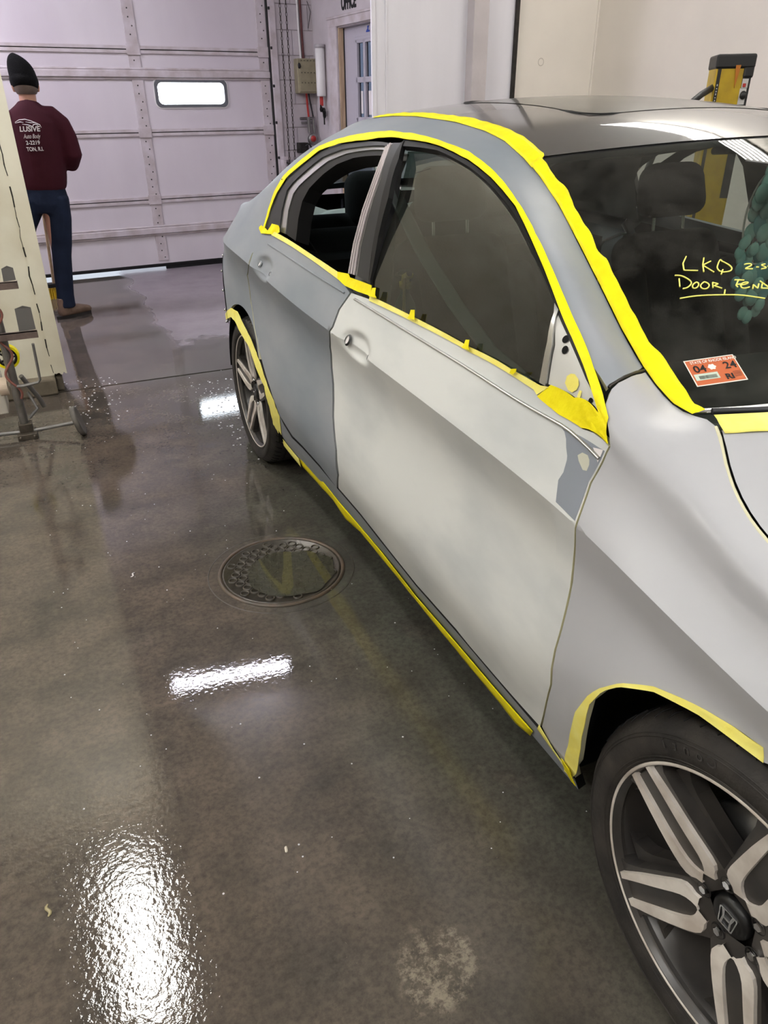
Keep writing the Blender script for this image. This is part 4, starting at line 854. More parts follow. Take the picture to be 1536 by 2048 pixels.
    Cl = MB(); Cl.box(.075, .15, -.16 if side > 0 else .10, -.10 if side > 0 else .16, -.02, .14); put(Cl, 'brake_caliper', m_dsteel, .01)
    Hb = MB(); Hb.lathe([(.0001, .04), (.07, .045), (.08, .12), (.0001, .13)], axis='x', n=24); put(Hb, 'hub', m_rimdark)
    return w
wF = wheel(0., 31)
wheel(2.776, 14); wheel(0., 20, -1); wheel(2.776, 50, -1)
for i, ch in enumerate('Conti'):      # raised letters on the front sidewall
    a = R(76-5.2*i); P = Vector((-.0145, .286*math.cos(a), .286*math.sin(a)))
    o = text('sidewall_lettering', ch, .026, basis((P.x, P.y, P.z), (0, math.sin(a), -math.cos(a)), (0, math.cos(a), math.sin(a))), m_rimdark, None, .0006); o.parent = wF

# ---------------------------------------------------------------- cabin
def rbox(name, dims, M, m, parent, bev=.03, taper=None):
    q = MB(); x, y, z = [d/2 for d in dims]; q.box(-x, x, -y, y, -z, z)
    if taper:
        q.v = [(a*(taper if c > 0 else 1), b, c) for a, b, c in q.v]
    q.v = [tuple(M @ Vector(p)) for p in q.v]
    o = q.build(name, m, parent, bev, 4)
    for p in o.data.polygons: p.use_smooth = True
    return o
def RX(a): return Matrix.Rotation(R(a), 4, 'X')
def TR(x, y, z): return Matrix.Translation((x, y, z))
def seat(xc, dy=0.):
    b = rbox('seat_cushion', (.52, .52, .16), TR(xc, 1.42+dy, .52) @ RX(-6), m_fabric, car, .05)
    k = rbox('seat_backrest', (.50, .15, .62), TR(xc, 1.80+dy, .80) @ RX(-20), m_fabric, car, .06, .80)
    for s_ in (-1, 1): rbox('bolster', (.09, .12, .52), TR(xc+s_*.22, 1.725+dy, .76) @ RX(-20), m_fabric2, k, .04)
    h = rbox('headrest', (.27, .11, .17), TR(xc, 1.90+dy, 1.225) @ RX(-14), m_fabric2, k, .05, .85)
    q = MB()
    for s_ in (-.065, .065): q.tube([(xc+s_, 1.88+dy, 1.02), (xc+s_, 1.895+dy, 1.17)], .006, 8)
    q.build('headrest_post', m_chrome, k)
seat(.555); seat(1.265, -.26)
rbox('rear_bench', (1.36, .5, .18), TR(.925, 2.35, .50), m_fabric, car, .05)
rb = rbox('rear_backrest', (1.36, .16, .62), TR(.925, 2.68, .78) @ RX(-22), m_fabric, car, .06)
rbox('bolster', (.30, .10, .50), TR(.42, 2.60, .80) @ RX(-22), m_fabric2, rb, .05)
for x_ in (.645, .925, 1.205): rbox('headrest', (.26 if x_ != .925 else .2, .13, .23 if x_ != .925 else .12), TR(x_, 2.76, 1.125 if x_ != .925 else 1.06) @ RX(-14), m_fabric, rb, .05, .85)
rbox('package_shelf', (1.30, .42, .03), TR(.925, 2.99, 1.02), m_fabric, car, .01)
q = MB(); n = 7; vv = [(.36+.62*i/n, 2.80+.24*j/3, 1.045+.02*math.sin(i*1.7+j*2.3)+(.03 if j == 3 else 0)) for i in range(n+1) for j in range(4)]
q.add(vv, [(i*4+j, i*4+4+j, i*4+5+j, i*4+1+j) for i in range(n) for j in range(3)], 0, False); o = q.build('crumpled_paper', m_paper); m_ = o.modifiers.new('t', 'SOLIDIFY'); m_.thickness = .001
tag(o, 'crumpled white paper sheet on the rear shelf inside the car', 'paper')
# dashboard, steering wheel, mirror, linings
q = MB()
sec = [(.42, .985), (.60, 1.0), (.78, .985), (.90, .93), (.93, .84), (.90, .70), (.80, .60)]
rows = [[(x, y-.22*(1-(2*t-1)**2)*.5, z+.012*math.sin(6*t)) for y, z in sec]+[(x, .45, .6)] for x, t in [(.13+1.59*t, t) for t in np.linspace(0, 1, 20)]]
q.rings(rows, 0, True); q.build('dashboard', m_dash, car)
rbox('instrument_hood', (.42, .2, .07), TR(1.345, .86, 1.0), m_black, car, .03)
q = MB(); q.lathe([(.185+.014*math.cos(a), .014*math.sin(a)) for a in np.linspace(0, 2*math.pi, 13)], axis='z', n=40); q.box(-.17, .17, -.025, .025, -.012, .012); q.box(-.03, .03, -.17, 0, -.012, .012)
q.v = [tuple(TR(1.345, 1.02, .95) @ RX(65) @ Vector(p)) for p in q.v]; q.build('steering_wheel', m_black, car)
rbox('rear_view_mirror', (.24, .03, .07), TR(.925, .83, 1.345), m_black, car, .015)
q = MB(); q.tube([(.925, .82, 1.35), (.925, .80, 1.385)], .012, 8); q.build('mirror_stem', m_black, car)
for xc in (.60, 1.25): rbox('sun_visor', (.38, .17, .02), TR(xc, 1.22, 1.372) @ RX(-8), m_liner, car, .008)
sheet('headliner', roofs, .02, .98, .03, 1., 30, 24, m_liner, car, off=-.03)
for fr in (False, True):
    for nm, poly in (('pillar_trim', [(.56, 6.2), (.56, 6.95), (.95, 6.95), (1.2, 6.95), (1.6, 6.95), (2.1, 6.95), (2.35, 6.8), (2.35, 6.1), (2.1, 6.1), (1.6, 6.1), (1.2, 6.1), (.95, 6.1), (.75, 6.1)]),
                     ('pillar_trim', [(2.32, 5.), (2.30, 5.5), (2.20, 5.9), (2.1, 6.1), (2.4, 6.9), (2.9, 6.9), (3.1, 6.), (3.0, 5.)]), ('pillar_trim', [(1.40, 5.), (1.60, 5.95), (1.74, 5.95), (1.66, 5.)])):
        patch(nm, poly, m_liner if nm != 'x' else m_dark, car, off=-.05, flange=0, step=.05, far=fr)
    q = MB(); xx = .12 if not fr else 1.68
    q.box(xx, xx+.05, .55, 2.33, .35, .97); q.build('door_trim', m_fabric2, car, bevel=.015)
q = MB(); pth = [(.20, 1.66, 1.33), (.185, 1.5, 1.24), (.17, 1.34, 1.15), (.15, 1.12, 1.06), (.14, .95, 1.0), (.145, .80, .97)]
q.tube(pth, .022, 8, flat=.15); q.build('cabin_strip', m_greystrip, car)  # pale grey band running diagonally behind the front door glass
q = MB(); q.tube([(.16, 2.42, 1.25), (.26, 2.62, 1.02), (.34, 2.62, .9), (.36, 2.55, .72)], .024, 8, flat=.15); q.build('cabin_strip', m_black2, car)  # dark rear seat belt
rbox('pillar_ledge', (.12, .22, .06), TR(.26, 1.63, .76), m_fabric2, car, .01)

# writing and sticker on the windshield
def wpt(u, v, off=.0015):
    u = np.atleast_1d(np.array(u, float)); v = np.atleast_1d(np.array(v, float)); e = 1e-3
    n = np.cross(windshield(u+e, v)-windshield(u-e, v), windshield(u, v+e)-windshield(u, v-e)); n /= np.linalg.norm(n, axis=1)[:, None]; n = np.where(n[:, 2:] < 0, -n, n)
    return windshield(u, v)+n*off, n
wr = bpy.data.curves.new('marker_writing', 'CURVE'); wr.dimensions = '3D'; wr.bevel_depth = .0014; wr.bevel_resolution = 2; wr.use_fill_caps = True; wr.materials.append(m_marker)
for st in W_STROKES:
    a = np.array(st)
    if len(a) > 2:
        t = np.arange(len(a)); f0, f1 = cspline(t, a[:, 0]), cspline(t, a[:, 1]); tt = np.linspace(0, len(a)-1, 6*len(a)); a2 = np.stack([f0(tt), f1(tt)], 1) if len(a) > 4 else np.stack([np.interp(tt, t, a[:, 0]), np.interp(tt, t, a[:, 1])], 1)
    else: a2 = a
    P, n = wpt(a2[:, 0], a2[:, 1]); sp_ = wr.splines.new('POLY'); sp_.points.add(len(P)-1)
    for i, p in enumerate(P): sp_.points[i].co = (*p, 1)
o = bpy.data.objects.new('marker_writing', wr); COL.objects.link(o); o.parent = ws; o.matrix_parent_inverse = inv_of(ws); o = to_mesh(o); o['label'] = 'yellow handwriting on the windshield'
S4, n4 = wpt([p[0] for p in W_STICKER], [p[1] for p in W_STICKER], .0012)
TL, TR_, BR, BL = [Vector(p) for p in S4]
ux = ((TR_-TL)+(BR-BL))*.5; uy = ((TL-BL)+(TR_-BR))*.5; so = (TL+TR_+BR+BL)/4-ux/2-uy/2; SWD, SHT = ux.length, uy.length
SB = basis(so, ux, uy)
m_orange = mat('orange_sticker', (188, 96, 54), .6); m_mint = mat('pale_mint_label', (190, 205, 190), .5); m_pale = mat('sticker_white', (235, 230, 220), .5)
def srect(x0, x1, y0, y1, d): return [tuple(SB @ Vector((x0*SWD, y0*SHT, d))), tuple(SB @ Vector((x1*SWD, y0*SHT, d))), tuple(SB @ Vector((x1*SWD, y1*SHT, d))), tuple(SB @ Vector((x0*SWD, y1*SHT, d)))]
q = MB(); q.add(srect(0, 1, 0, 1, 0), [(0, 1, 2, 3)], 0); q.add(srect(.022, .978, .035, .965, .0003), [(0, 1, 2, 3)], 1); q.add(srect(.05, .52, .20, .44, .0006), [(0, 1, 2, 3)], 2)
xx = .13; rr = random.Random(5)
while xx < .47:
    w_ = rr.choice((.006, .006, .012)); q.add(srect(xx, xx+w_, .235, .36, .0009), [(0, 1, 2, 3)], 3); xx += w_+rr.choice((.006, .009))
for i in range(5): q.add(srect(.80, .95, .36-.045*i, .372-.045*i, .0006), [(0, 1, 2, 3)], 3)
for a, b, r_ in ((.475, .64, .075),):
    q.add([tuple(SB @ Vector((a*SWD+r_*SWD*math.cos(t)*(1+.12*math.cos(6*t)), b*SHT+r_*SWD*math.sin(t)*(1+.12*math.cos(6*t)), .0006))) for t in np.linspace(0, 2*math.pi, 36, False)], [list(range(36))], 0)
stk = q.build('inspection_sticker', [m_pale, m_orange, m_mint, m_print], ws, auto=False); stk['label'] = 'orange inspection sticker'
def stx(b, x, y, s, m, sx=1., bold=0.): text('sticker_print', b, s*SHT, SB @ TR(x*SWD, y*SHT, .001), m, ws, .0001, 'LEFT', sx, bold)
stx('STATE OF RHODE ISLAND', .10, .82, .145, m_pale, .74, .0001); stx('04', .10, .50, .36, m_print, .95, .0004); stx('24', .70, .50, .36, m_print, .95, .0004)
stx('RI', .62, .12, .27, m_print, 1., .0006)

# ---------------------------------------------------------------- things around the car
# manhole cover flush with the floor, honeycomb relief half under dirty water
mh = thing('manhole_cover', 'round cast iron drain cover with honeycomb relief in the wet floor', 'manhole cover', (-.160, 1.784, 0))
bpy.context.view_layer.update()
m_iron = mat('wet_cast_iron', (70, 65, 57), .3, .2, vary=.35, vscale=30, bump=.2, bscale=60); m_rust = mat('rusty_iron', (92, 76, 62), .45, .1, rgb2=(70, 64, 56), vscale=16)
m_murk = mat('murky_water', (66, 66, 56), .05, spec=.6, rgb2=(76, 74, 60), vscale=6); m_murk.node_tree.nodes['Principled BSDF'].inputs['Alpha'].default_value = .8
q = MB(); q.lathe([(.0001, .002), (.205, .002), (.207, .0045), (.213, .0045), (.2145, .001)], axis='z', n=72); o = q.build('cover_disc', m_iron); o.parent = mh
q = MB(); q.lathe([(.216, .001), (.218, .006), (.228, .0065), (.2305, .001)], axis='z', n=72); o = q.build('frame_ring', m_rust); o.parent = mh
q = MB(); q.lathe([(.262, .0004), (.264, .0012), (.266, .0004)], axis='z', n=72); o = q.build('outer_seam', m_iron); o.parent = mh
q = MB(); d = .036
for i in range(-10, 11):
    for j in range(-10, 11):
        x, y = d*(i+.5*(j % 2)), d*.866*j
        if math.hypot(x, y) < .190:
            n = 14; q.add([(x+r*math.cos(t), y+r*math.sin(t), z) for r, z in ((.0176, .002), (.0160, .0066), (.0132, .0066), (.0115, .002)) for t in np.linspace(0, 2*math.pi, n, False)], [(k*n+a, k*n+(a+1) % n, (k+1)*n+(a+1) % n, (k+1)*n+a) for k in range(3) for a in range(n)], 0, True)
o = q.build('honeycomb_relief', m_iron); o.parent = mh; o['kind'] = 'stuff'
q = MB(); pr = random.Random(9); ed = []
for t in np.linspace(0, 2*math.pi, 72, False): ed.append((.022+(.158+.006*math.sin(3*t+1)+.005*math.sin(8*t))*math.cos(t), -.040+(.150+.006*math.sin(4*t)+.004*math.sin(9*t))*math.sin(t), .0074))
q.add(ed, [list(range(72))], 0); o = q.build('murky_puddle', m_murk, auto=False); o.parent = mh

# soap foam flecks and grit on the wet floor: nobody could count them
m_foam = mat('soap_foam', (200, 200, 205), .35); q = MB(); fr = random.Random(11)
def fleck(x, y, r): q.rings([[(x+r*k*math.cos(a), y+r*k*math.sin(a), z) for a in [2*math.pi*i/7 for i in range(7)]] for k, z in ((1, .0003), (.7, r*.5), (.1, r*.7))], 0, True)
for _ in range(170):
    t = fr.random(); fleck(lerp(-.05, .22, fr.random()), lerp(2.9, 4.0, t)+fr.gauss(0, .1), fr.uniform(.002, .007))
for _ in range(90): fleck(fr.uniform(-.75, -.45), fr.uniform(3.6, 4.4), fr.uniform(.002, .006))
for _ in range(140): fleck(fr.uniform(-.95, .3), fr.uniform(.4, 3.6), fr.uniform(.001, .0028))
tag(q.build('soap_foam_flecks', m_foam), 'scattered white foam flecks on the wet concrete floor', 'foam flecks')['kind'] = 'stuff'
m_chip = mat('pale_chip', (196, 188, 172), .6)
def chip(x, y, l, lab, ang, m=m_chip, bend=.3, w=.004):
    q = MB(); q.tube([(x+l*(t-.5)*math.cos(ang+bend*math.sin(3*t)), y+l*(t-.5)*math.sin(ang+bend*math.sin(3*t)), .002) for t in np.linspace(0, 1, 8)], [w*.5, w*.9, w, w, w, w, w*.8, w*.4], 6, flat=.5)
    return tag(q.build('floor_scrap', m), lab, 'floor scrap', 'scraps on the wet floor')
chip(-1.0, .735, .030, 'curled pale plastic scrap on the wet floor at lower left', 1.5, mat('curled_scrap', (150, 140, 104), .4), .8, .004)
chip(-.50, .665, .016, 'thin pale scrap lying on bare floor below the manhole cover', 1.2)
chip(-.66, 1.98, .03, 'white wavy scrap on the floor left of the manhole cover', .9, m_whiteprint, .9, .003)

# masking paper dispenser at the left edge, in front of the partition
m_greypad = mat('grey_cutter_blade', (118, 116, 114), .42, .4)
dp = thing('masking_dispenser', 'wheeled steel masking paper dispenser standing before the cream partition', 'masking dispenser', (-.99, 3.56, 0))
bpy.context.view_layer.update()
def dput(q, nm, m, bev=0): return q.build(nm, m, dp, bev)
q = MB(); q.tube([(-.975, 3.56, .03), (-.975, 3.56, .75), (-.985, 3.56, 1.0)], .021, 16); dput(q, 'post', m_steel)
q = MB(); q.box(-1.02, -.925, 3.50, 3.60, .0, .03); q.box(-1.005, -.94, 3.53, 3.59, .03, .075)
for a in (-1.005, -.94): q.sphere((a, 3.50, .016), .009, 8, 6)
dput(q, 'base_clamp', mat('grimy_steel', (92, 84, 74), .5, .5, vary=.4, vscale=30), .005)
q = MB(); q.tube([(-.95, 3.545, .03), (-.735, 3.49, .06)], .010, 8); dput(q, 'axle_bar', m_greypad); q = MB(); q.tube([(-1.00, 3.55, .03), (-1.35, 3.58, .035)], .010, 8); dput(q, 'axle_bar', m_greypad)
def caster(c, tilt):
    q = MB(); q.lathe([(.0001, -.008), (.058, -.009), (.070, -.014), (.078, -.009), (.078, .009), (.070, .014), (.058, .009), (.0001, .008)], axis='x', n=28); Mx = TR(*c) @ Matrix.Rotation(R(tilt), 4, 'Z') @ Matrix.Rotation(R(-14), 4, 'Y')
    q.v = [tuple(Mx @ Vector(p)) for p in q.v]; return dput(q, 'wheel', mat('grey_caster_rubber', (96, 92, 86), .6, vary=.3, vscale=25))
caster((-.722, 3.46, .077), -6); caster((-1.38, 3.58, .077), -6)
for (x0, x1, z0, z1, xb0) in ((-.907, -.853, .783, .853, -1.02), (-.893, -.818, .548, .668, -1.0)):
    q = MB(); cols = []
    pr_ = [(x0, z0), (x1, z0+.004), (x1, z1-.012), (lerp(x0, x1, .55), z1), (x0+.004, z1-.012)]
    q.prism(pr_, lambda a, b, d: (a, 3.50+d+.5*((a-(x0+x1)/2)/(x1-x0))**2*.03, b), 0, .004); dput(q, 'cutter_plate', m_greypad)
    q = MB(); q.box(xb0, x1+.004, 3.49, 3.515, z0-.034, z0-.004); q.box(xb0, x1+.004, 3.49, 3.53, z0-.006, z0-.004); dput(q, 'arm', mat('rusty_arm', (122, 106, 100), .55, .4, vary=.35, vscale=30), .003)
q = MB(); q.tube([(-.846, 3.5, .485), (-.852, 3.5, .33), (-.853, 3.5, .305), (-.865, 3.5, .292), (-.93, 3.5, .285), (-.96, 3.52, .28)], .011, 10, flat=.6); dput(q, 'hook_bar', m_greypad)
q = MB(); q.lathe([(.046, -.025), (.057, -.025), (.057, .025), (.046, .025), (.046, -.025)], (-.978, 3.60, .412), 'y', 40, 0, False); q.lathe([(.036, -.02), (.046, -.02), (.046, .02), (.036, .02), (.036, -.02)], (-.978, 3.60, .412), 'y', 24, 1, False)
for a in range(5): q.tube([(-.978, 3.58, .412), (-.978+.04*math.cos(a*1.257), 3.585, .412+.04*math.sin(a*1.257))], .005, 5, 1)
o = q.build('tape_roll', [m_tape, m_black]); tag(o, 'roll of yellow tape with black core hung on the masking dispenser', 'tape roll')
q = MB(); q.tube([(-.975+.026*math.sin(i*.35), 3.535-.004*math.cos(i*.35), .88-.011*i) for i in range(62)], .006, 6); dput(q, 'red_cord', mat('dull_red_cord', (136, 84, 74), .6))
q = MB(); q.lathe([(.02, -.02), (.046, -.02), (.046, .02), (.02, .02)], (-1.03, 3.62, .258), 'x', 28, 0, False); o = q.build('paper_roll', mat('brown_paper_roll', (206, 188, 168), .7)); tag(o, 'small roll of brown paper low on the masking dispenser', 'paper roll')
q = MB(); q.box(-1.4, -1.035, 3.60, 3.78, .12, .30); dput(q, 'paper_box', mat('dirty_white_box', (190, 184, 172), .6, vary=.15), .006)
q = MB(); q.tube([(-.94, 3.62, .30), (-.885, 3.68, .16), (-.87, 3.7, .10)], .012, 8); q.tube([(-.95, 3.60, .08), (-.90, 3.62, .12), (-.93, 3.66, .2)], .008, 8); dput(q, 'brace', m_greypad)

# wall fittings beside the garage door
g = 7.72-7.822
eb = thing('electrical_box', 'khaki metal electrical box on the block wall right of the garage door', 'electrical box', gpt(2.75, g, 1.62)); bpy.context.view_layer.update()
q = MB(); q.box(2.62, 2.90, g, 0, 1.615, 1.925, 0, GM); q.build('body', m_beigebox, eb, .008)
q = MB(); q.box(2.635, 2.865, g-.008, g, 1.63, 1.90, 0, GM); q.build('cover', m_beigebox, eb, .01)
for t, z in ((2.635, 1.86), (2.835, 1.86), (2.835, 1.69)): q = MB(); q.sphere((0, 0, 0), .022, 12, 8, 0, (.8, .5, 1.2)); q.v = [gpt(t+a, g-.012+b, z+c) for a, b, c in q.v]; q.build('latch', m_black, eb)
q = MB()
for zz in (1.905, 1.80, 1.71):
    for i in range(5):
        q.put(MB().sphere((0, 0, 0), .005, 6, 4), lambda x, y, z: gpt(2.66+.035*i+x, g-.009+y, zz+z))
q.build('screw', m_dsteel, eb)
def gtube(nm, lab, cat, pts, r, m, n=10):
    q = MB(); q.tube([gpt(*p) for p in pts], r, n); return tag(q.build(nm, m), lab, cat)
gtube('red_hose', 'dark red hose running up the block wall above the electrical box', 'hose', [(2.725, -.02, 1.925), (2.72, -.02, 2.2), (2.715, -.02, 2.6), (2.715, -.02, 3.4)], .012, mat('dark_red_hose', (92, 44, 44), .5))
gtube('conduit', 'thin white conduit running up the block wall above the electrical box', 'conduit', [(2.70, -.012, 1.93), (2.69, -.012, 2.2), (2.685, -.012, 3.4)], .010, m_pvc)
gtube('red_hose', 'red hose dropping from the electrical box to the air fitting', 'hose', [(2.725, -.05, 1.615), (2.73, -.05, 1.5), (2.735, -.06, 1.38)], .011, m_red)
gtube('black_cable', 'black cable dropping from the electrical box beside the red hose', 'cable', [(2.75, -.05, 1.615), (2.77, -.05, 1.5), (2.785, -.06, 1.40)], .008, m_black)
gtube('wall_wire', 'thin loose wire hanging on the block wall near the office sign', 'wire', [(2.80, -.005, 2.42), (2.835, -.005, 2.33), (2.815, -.005, 2.25), (2.80, -.005, 2.19)], .003, m_dsteel, 6)
rg = thing('air_regulator', 'grey air line fitting with round gauge below the electrical box', 'air regulator', gpt(2.72, -.06, 1.2)); bpy.context.view_layer.update()
q = MB(); q.tube([gpt(2.64, -.05, 1.385), gpt(2.80, -.05, 1.385)], .014, 10); q.tube([gpt(2.65, -.05, 1.345), gpt(2.78, -.05, 1.345)], .012, 10); q.build('pipe', m_steel, rg)
q = MB(); q.tube([gpt(2.73, -.06, 1.40), gpt(2.735, -.06, 1.25)], .018, 12); q.tube([gpt(2.785, -.06, 1.38), gpt(2.79, -.06, 1.23)], .014, 12); q.build('valve_body', m_steel, rg)
q = MB(); q.lathe([(.0001, -.02), (.05, -.02), (.056, -.012), (.056, .02), (.0001, .02)], (0, 0, 0), 'y', 28); q.v = [gpt(2.76+a, -.09+b, 1.19+c) for a, b, c in q.v]; q.build('gauge', m_steel, rg)
q = MB(); q.lathe([(.0001, -.0225), (.030, -.0225), (.030, -.02)], (0, 0, 0), 'y', 24); q.v = [gpt(2.755+a, -.09+b, 1.195+c) for a, b, c in q.v]; q.build('gauge_face', m_red, rg)
q = MB(); q.box(2.60, 2.70, -.10, 0, 1.06, 1.16, 0, GM); q.build('junction_box', m_dsteel, rg, .006)
gtube('black_cable', 'black looped cable hanging below the air fitting', 'cable', [(2.66, -.11, 1.13), (2.69, -.14, 1.15), (2.725, -.13, 1.10), (2.73, -.12, 1.0), (2.735, -.1, .6)], .010, m_black)
# chain hoist: two strands of links
m_chain = mat('dark_chain', (66, 58, 54), .45, .7)
for t, lab in ((2.470, 'left strand of the hanging door hoist chain'), (2.533, 'right strand of the hanging door hoist chain')):
    q = MB(); z = .95; i = 0
    while z < 3.5:
        ring = []
        for k in range(10):
            a = 2*math.pi*k/10; c = (.0085*math.cos(a), .020*math.sin(a)); o_ = []
            for b in range(5):
                e = 2*math.pi*b/5; r_ = .0033; p = ((.0085+r_*math.cos(e))*math.cos(a), r_*math.sin(e), (.020+r_*math.cos(e))*math.sin(a))
                if i % 2: p = (p[1], p[0], p[2])
                o_.append(gpt(t+p[0], g+p[1], z+p[2]))
            ring.append(o_)
        q.rings(ring, 0, True, False, True); z += .0335; i += 1
    tag(q.build('hoist_chain', m_chain), lab, 'chain', 'hoist chain strands')
ck = thing('chain_keeper', 'small steel bracket holding the hoist chain low beside the door', 'bracket', gpt(2.44, -.05, .95)); bpy.context.view_layer.update()
q = MB(); q.box(2.40, 2.50, -.10, 0, 1.0, 1.03, 0, GM); q.box(2.40, 2.43, -.11, 0, .86, 1.0, 0, GM); q.build('bracket', m_trim_dirty, ck, .004)
q = MB(); q.tube([gpt(2.44, -.10, .98), gpt(2.47, -.12, .94), gpt(2.50, -.10, .90), gpt(2.48, -.08, .86)], .009, 8); q.build('hook', m_dsteel, ck)
# tube, strap and keys beside the office door frame
wt = thing('white_tube', 'white plastic tube hung upright beside the office door frame', 'tube', tuple(opt(.28, -.05, 1.58))); bpy.context.view_layer.update()
c = opt(.28, -.055, 1.585); q = MB(); q.lathe([(.0001, 0), (.043, 0), (.047, .01), (.047, .42), (.0001, .42)], tuple(c), 'z', 24); q.build('tube_body', m_pvc, wt)
q = MB(); q.lathe([(.0001, .42), (.049, .42), (.049, .452), (.0001, .452)], tuple(c), 'z', 24); q.build('cap', mat('grey_cap', (170, 166, 168), .5), wt)
q = MB(); q.box(.25, .30, -.065, -.045, 1.50, 1.585, 0, OM); q.build('strap', m_red, wt, .004)
kb = thing('key_bunch', 'dark bunch of keys hanging under the white tube', 'keys', tuple(opt(.3, -.06, 1.42))); bpy.context.view_layer.update()
for i, (t, z, r_) in enumerate(((.27, 1.47, .026), (.31, 1.455, .03), (.30, 1.415, .028), (.285, 1.435, .022))):
    q = MB(); q.lathe([(r_*.5, -.006), (r_, -.006), (r_, .006), (r_*.5, .006), (r_*.5, -.006)], (0, 0, 0), 'x', 16); q.v = [tuple(opt(t+b, -.06+.01*i+a, z+c_)) for a, b, c_ in q.v]; q.build('ring', m_dark, kb)
q = MB(); q.box(.315, .335, -.06, -.05, 1.33, 1.42, 0, OM); q.box(.26, .29, -.07, -.06, 1.47, 1.51, 0, OM); q.build('key', m_dark, kb, .002)

# yellow machine beyond the car
ym = thing('spot_welder', 'tall yellow and black welding machine standing behind the car roof', 'welder', (2.9, 3.05, 0)); bpy.context.view_layer.update()
m_yel = mat('worn_yellow_enamel', (186, 156, 14), .42, rgb2=(160, 130, 14), vscale=9); m_lgrey = mat('light_panel', (188, 186, 184), .45); m_amber = mat('amber_stain', (176, 104, 16), .4)
YM = TR(2.90, 3.02, 0) @ Matrix.Rotation(R(-36), 4, 'Z') @ Matrix.Diagonal((.76, .76, 1, 1))
q = MB(); q.box(-.118, .128, 0, .30, .16, 1.655, 0, YM); q.build('cabinet', m_yel, ym, .008)
q = MB(); q.box(-.126, .140, -.012, .31, 1.645, 1.715, 0, YM); q.box(.066, .138, -.010, .02, 1.60, 1.66, 0, YM); q.build('top_cap', m_black, ym, .012)
q = MB(); q.box(-.104, -.082, -.004, .004, .2, 1.648, 0, YM); q.build('side_stripe', m_black, ym)
q = MB(); q.box(.070, .126, -.004, .004, 1.0, 1.62, 0, YM); q.build('control_panel', m_black, ym)
q = MB(); q.box(.072, .112, -.006, .002, 1.555, 1.598, 0, YM); q.box(.066, .110, -.006, .002, 1.475, 1.553, 0, YM); q.box(.064, .10, -.006, .002, 1.41, 1.455, 0, YM); q.build('panel_label', m_lgrey, ym)
q = MB(); q.box(.078, .100, -.010, 0, 1.558, 1.576, 0, YM); q.build('switch', m_red, ym, .002)
for z, r_ in ((1.520, .021), (1.39, .021)): q = MB(); q.lathe([(.0001, -.028), (r_*.8, -.028), (r_, -.02), (r_, 0)], (0, 0, 0), 'y', 20); q.v = [tuple(YM @ Vector((.092+a, -.005+b, z+c_))) for a, b, c_ in q.v]; q.build('knob', m_black, ym)
q = MB(); q.box(.070, .092, -.009, 0, 1.425, 1.442, 0, YM); q.build('switch', m_black, ym)
MB().prism([(-.012, 1.662), (.022, 1.662), (.012, 1.60), (.004, 1.555), (-.002, 1.60)], lambda a, b, d: tuple(YM @ Vector((a+.02, d, b))), -.016, -.0005).build('amber_tag', m_amber, ym)
q = MB()
for i in range(22): q.box(-.0965, -.0895, -.0052, -.004, 1.26+i*.0145, 1.2695+i*.0145-(i % 3)*.002, 0, YM)
q.build('stripe_lettering', m_lgrey, ym)
q = MB(); q.box(-.16, .16, -.04, .36, .10, .16, 0, YM); q.build('trolley', m_dsteel, ym, .008)
for sx in (-.13, .13):
    for sy in (.0, .30): q = MB(); q.lathe([(.0001, -.015), (.05, -.015), (.05, .015), (.0001, .015)], tuple(YM @ Vector((sx, sy, .05))), 'x', 20); q.build('wheel', m_dark, ym)
q = MB(); q.tube([tuple(YM @ Vector((-.11, .05, 1.56))), (2.70, 3.02, 1.525), (2.62, 3.02, 1.475), (2.52, 3.05, 1.40), (2.45, 3.1, 1.1), (2.5, 3.1, .6), (2.7, 3.1, .25)], .017, 12); tag(q.build('welding_cable', m_black), 'thick black cable arching down from the yellow machine', 'cable')
# spray bottle in the car, flowers on the mirror
sb_ = thing('spray_bottle', 'green trigger spray bottle with yellow head behind the front door glass', 'spray bottle', (.26, 1.63, .79)); bpy.context.view_layer.update()
m_grn = mat('dark_green_plastic', (26, 78, 62), .3); m_ylp = mat('yellow_plastic', (212, 190, 40), .4)
q = MB(); q.lathe([(.0001, 0), (.036, 0), (.038, .01), (.038, .12), (.030, .16), (.015, .19), (.014, .21), (.0001, .21)], (.26, 1.63, .79), 'z', 24); q.build('bottle', m_grn, sb_)
q = MB(); q.lathe([(.0001, .205), (.018, .205), (.018, .225), (.0001, .225)], (.26, 1.63, .79), 'z', 20); q.tube([(.26, 1.63, 1.01), (.26, 1.625, 1.03), (.26, 1.60, 1.04)], .013, 10); q.tube([(.245, 1.605, 1.03), (.243, 1.60, .99), (.243, 1.605, .90)], .005, 8); q.build('spray_head', m_ylp, sb_)
q = MB(); q.tube([(.26, 1.66, 1.035), (.26, 1.60, 1.045)], .010, 8); q.tube([(.26, 1.66, 1.03), (.26, 1.69, 1.025)], .007, 8); q.build('nozzle', m_black, sb_)
fo = thing('hanging_flowers', 'teal fabric flowers with a wire hoop hanging from the car mirror', 'ornament', (.87, .87, 1.31)); bpy.context.view_layer.update()
m_teal = mat('teal_petals', (150, 205, 205), .7, rgb2=(176, 222, 218), vscale=30); m_teal2 = mat('dark_teal_petals', (110, 176, 186), .7)
q = MB(); q.tube([(.90+.075*math.cos(a), .93, 1.235+.11*math.sin(a)) for a in np.linspace(0, 2*math.pi, 33)], .0025, 6); q.build('hoop', m_whiteprint, fo)
fr2 = random.Random(4)
